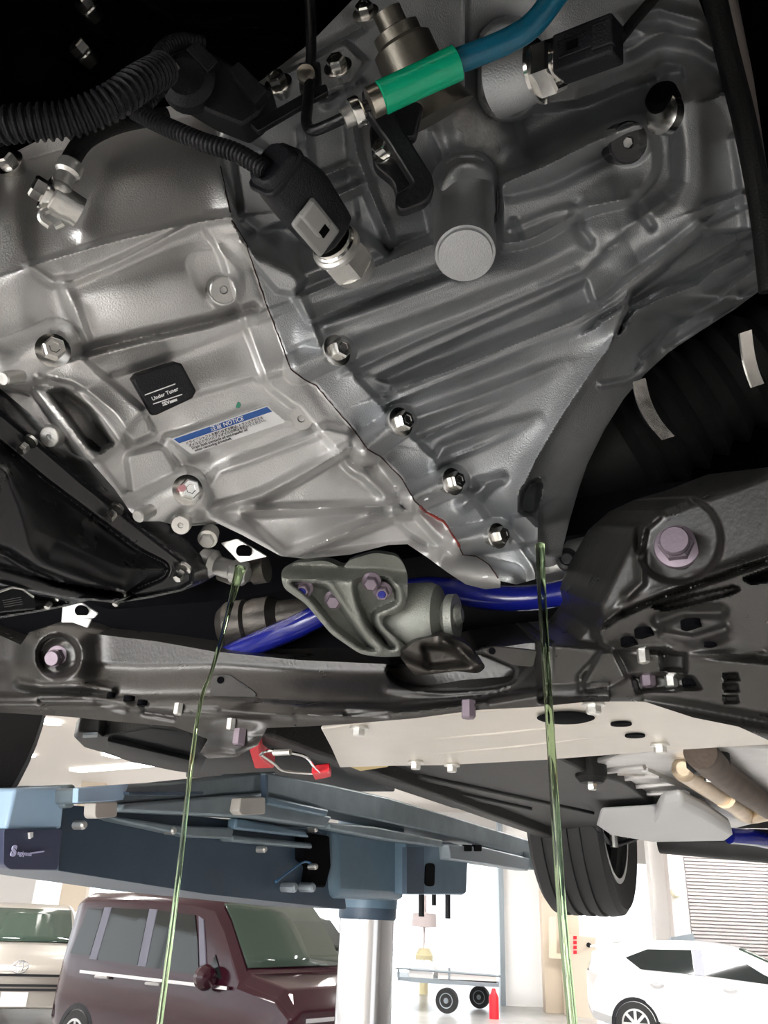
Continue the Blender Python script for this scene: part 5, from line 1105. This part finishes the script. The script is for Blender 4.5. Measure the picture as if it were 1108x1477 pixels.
# oil pressure sensor at upper right
S2 = thing('pressure_sensor', P(810, 85, .52), 'black sensor connector on a zinc hex base at upper right', 'sensor')
ad = (P(905, 55, .52) - P(770, 105, .56)).normalized(); q = P(775, 104, .55)
b = MB(); b.lathe(q, ad, [(.021, -.03), (.018, -.004), (.016, 0)], 28); b.build('seat', M['alu_r'], TX)
b = MB(); b.lathe(q, ad, [(.0205, 0), (.0205, .0025), (.0165, .004)], 30); b.hexa(q + ad * .003, ad, .0185, .012, hint=VIEW, ch=.08); b.lathe(q + ad * .012, ad, [(.011, 0), (.012, .004), (.012, .010), (.010, .013)], 28); b.build('hex_base', M['zinc'], S2, smooth=20)
xs_ = ad.cross(VIEW).normalized(); xn = xs_.cross(ad); xn = xn if xn.dot(VIEW) > 0 else -xn; bc = P(848, 72, .525)
MB().box(bc, ad * .020, xs_ * .0125, xn * .010).build('connector', M['plast'], S2, bevel=.002)
MB().box(bc + xn * .0105 - ad * .001, ad * .014, xs_ * .0055, xn * .0012).build('latch_frame', M['plast'], S2, bevel=.0006)
MB().box(bc + xn * .012 - ad * .005, ad * .0035, xs_ * .0025, xn * .0006).build('latch_window', M['bay'], S2)
MB().box(bc + xn * .009 + ad * .014, ad * .007, xs_ * .008, xn * .003).build('latch', M['plast'], S2, bevel=.001)
MB().tube([P(890, 62, .525), P(915, 30, .53), P(950, -10, .54)], 8 / FOC * .53, 12).build('cable', M['rubber'], S2)
# capped boss in the middle of the gear case
c1, c2 = P(667, 288, .62), P(671, 366, .560); cd = (c2 - c1).normalized(); cl = (c2 - c1).length
b = MB(); b.lathe(c1, cd, [(.0235, -.03), (.0235, cl * .2), (.0215, cl * .26), (.0210, cl * .94), (.0203, cl), (.0185, cl * 1.0), (.0180, cl * 1.03), (.001, cl * 1.04)], 48); b.build('capped_boss', M['alu_r'], TX, smooth=35)
relief_mesh('dried_residue', [(652, 168), (672, 152), (700, 160), (722, 170), (716, 190), (722, 215), (716, 236), (706, 222), (694, 214), (672, 212), (668, 190), (655, 182)], M['residue'], TX, back=.002, bf=lambda x, y: base_d(x, y) - .0012)
# turret by the hose
b = MB(); b.lathe(P(600, 110, .58), (-RT * .45 + UP * .85 + VIEW * .25), [(.030, -.03), (.022, -.01), (.021, .022), (.0165, .025), (.0165, .032), (.010, .034), (.010, .045)], 30); b.build('turret', M['turret'], TX)

# ------------------------------------------------------------------ dark engine bay shapes beyond
EN = thing('engine_block', P(150, 60, .75), 'dark engine block and cover in shadow at the top left', 'engine')
def en_h(X, Y):
    r = Relief(X, Y); r.bulge(35, 95, 85, 70, 10, .07, 3); r.ridge([(0, 42), (20, 32), (60, 38), (110, 42)], .012, 8); r.ridge([(50, 55), (75, 80), (110, 96)], .01, 8); r.plate([(100, 0), (140, 0), (160, 60), (120, 100), (110, 60)], .03, 14); r.ridge([(190, -10), (250, 30), (420, 20)], .02, 14); r.ridge([(280, 40), (420, 60)], .015, 10); return r.h
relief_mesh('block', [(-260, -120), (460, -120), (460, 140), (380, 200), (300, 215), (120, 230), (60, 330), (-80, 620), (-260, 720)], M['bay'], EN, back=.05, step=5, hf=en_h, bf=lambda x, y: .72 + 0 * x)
for x, y, d in ((128, 14, .66), (121, 78, .64)): flange_bolt('bolt', P(x, y, d), (-RT * .5 + UP * .5 + VIEW * .7), .0075, M['zinc'], EN)
MB().lathe(P(28, 470, .56), (-RT * .3 - UP * .2 + VIEW), [(.012, -.03), (.011, 0), (.007, .006)], 20).build('stud', M['dull'], EN)
relief_mesh('gap_backing', [(120, 640), (260, 730), (430, 790), (430, 850), (300, 868), (160, 880), (60, 850)], M['bay'], EN, back=.05, step=6, hf=lambda x, y: .02 * np.exp(-(((x - 250) / 60) ** 2 + ((y - 840) / 20) ** 2)), bf=lambda x, y: .76 + 0 * x)  # near-black backing added to darken the gap between pan and case
# dark frame rail at the right border
b = MB(); b.tube(curve_pts([P(1025, -30, .66), P(1050, 80, .66), P(1075, 180, .66), P(1098, 300, .66), P(1112, 420, .66)], 24), .009, 12); put(b.build('body_seal', M['rubber'], None), 'black rubber edge strip along the upper right border', 'strip')
b = MB(); b.prism([P(x, y, .70) for x, y in [(1045, -30), (1062, -30), (1090, 110), (1108, 230), (1130, 360), (1112, 360), (1090, 240), (1068, 100)]], FW * .03); put(b.build('frame_rail', mat('brown_grey_rail', (.20, .175, .165), .4, .2), None, bevel=.004), 'brownish metal rail at the top right corner', 'rail')
# ------------------------------------------------------------------ drive shaft clamps
def band_arc(pts, d, wd):
    p = curve_pts([P(x, y, d) for x, y in pts], 20); b = MB(); vs = []; n = len(p); sdv = (RT * .93 + UP * .3).normalized()
    w3 = VIEW
    for i, q in enumerate(p):
        for a in (-wd, wd):
            for c in (0, -.003): vs.append(q + sdv * a + w3 * c)
    fs = []
    for i in range(n - 1):
        k = i * 4; fs += [(k, k + 2, k + 6, k + 4), (k + 1, k + 5, k + 7, k + 3), (k, k + 4, k + 5, k + 1), (k + 2, k + 3, k + 7, k + 6)]
    fs += [(0, 1, 3, 2), (4 * n - 4, 4 * n - 2, 4 * n - 1, 4 * n - 3)]
    b.add(vs, fs); b.build('clamp_band', M['zinc'], cv)
band_arc([(922, 548), (930, 580), (944, 608), (964, 632)], .72, .0058); band_arc([(1076, 478), (1080, 510), (1086, 535), (1094, 556)], .62, .0046)
# ------------------------------------------------------------------ falling oil
def stream(name, label, p0, px, rr, y_start=None):
    q0 = p0; b = MB(); pts = [q0]
    for (x, y) in px: pts.append(PY(x, y, q0.y - .0))
    cp = curve_pts(pts, 60); cp.append(Vector((cp[-1].x + (cp[-1].x - cp[-4].x) * 1.0, cp[-1].y, 0.0)))
    rs = [np.interp(i / 60, np.linspace(0, 1, len(rr)), rr) for i in range(61)] + [rr[-1]]
    return put(b.tube(cp, rs, 16).build(name, M['oil'], None, smooth=60), label, 'oil')
stream('oil_stream', 'thin stream of drained oil falling at the left past the blue lift', P(347, 818, .66), [(333, 870), (308, 960), (290, 1010), (275, 1110), (258, 1260), (230, 1477), (222, 1530)], [.0045, .0022, .0012, .0016, .0018, .002, .0022])
stream('oil_stream', 'thicker olive green oil stream falling at the right from the drain', P(779, 785, .62), [(782, 860), (788, 960), (793, 1040), (803, 1200), (812, 1330), (826, 1477), (830, 1530)], [.0035, .0032, .003, .003, .003, .003, .003])
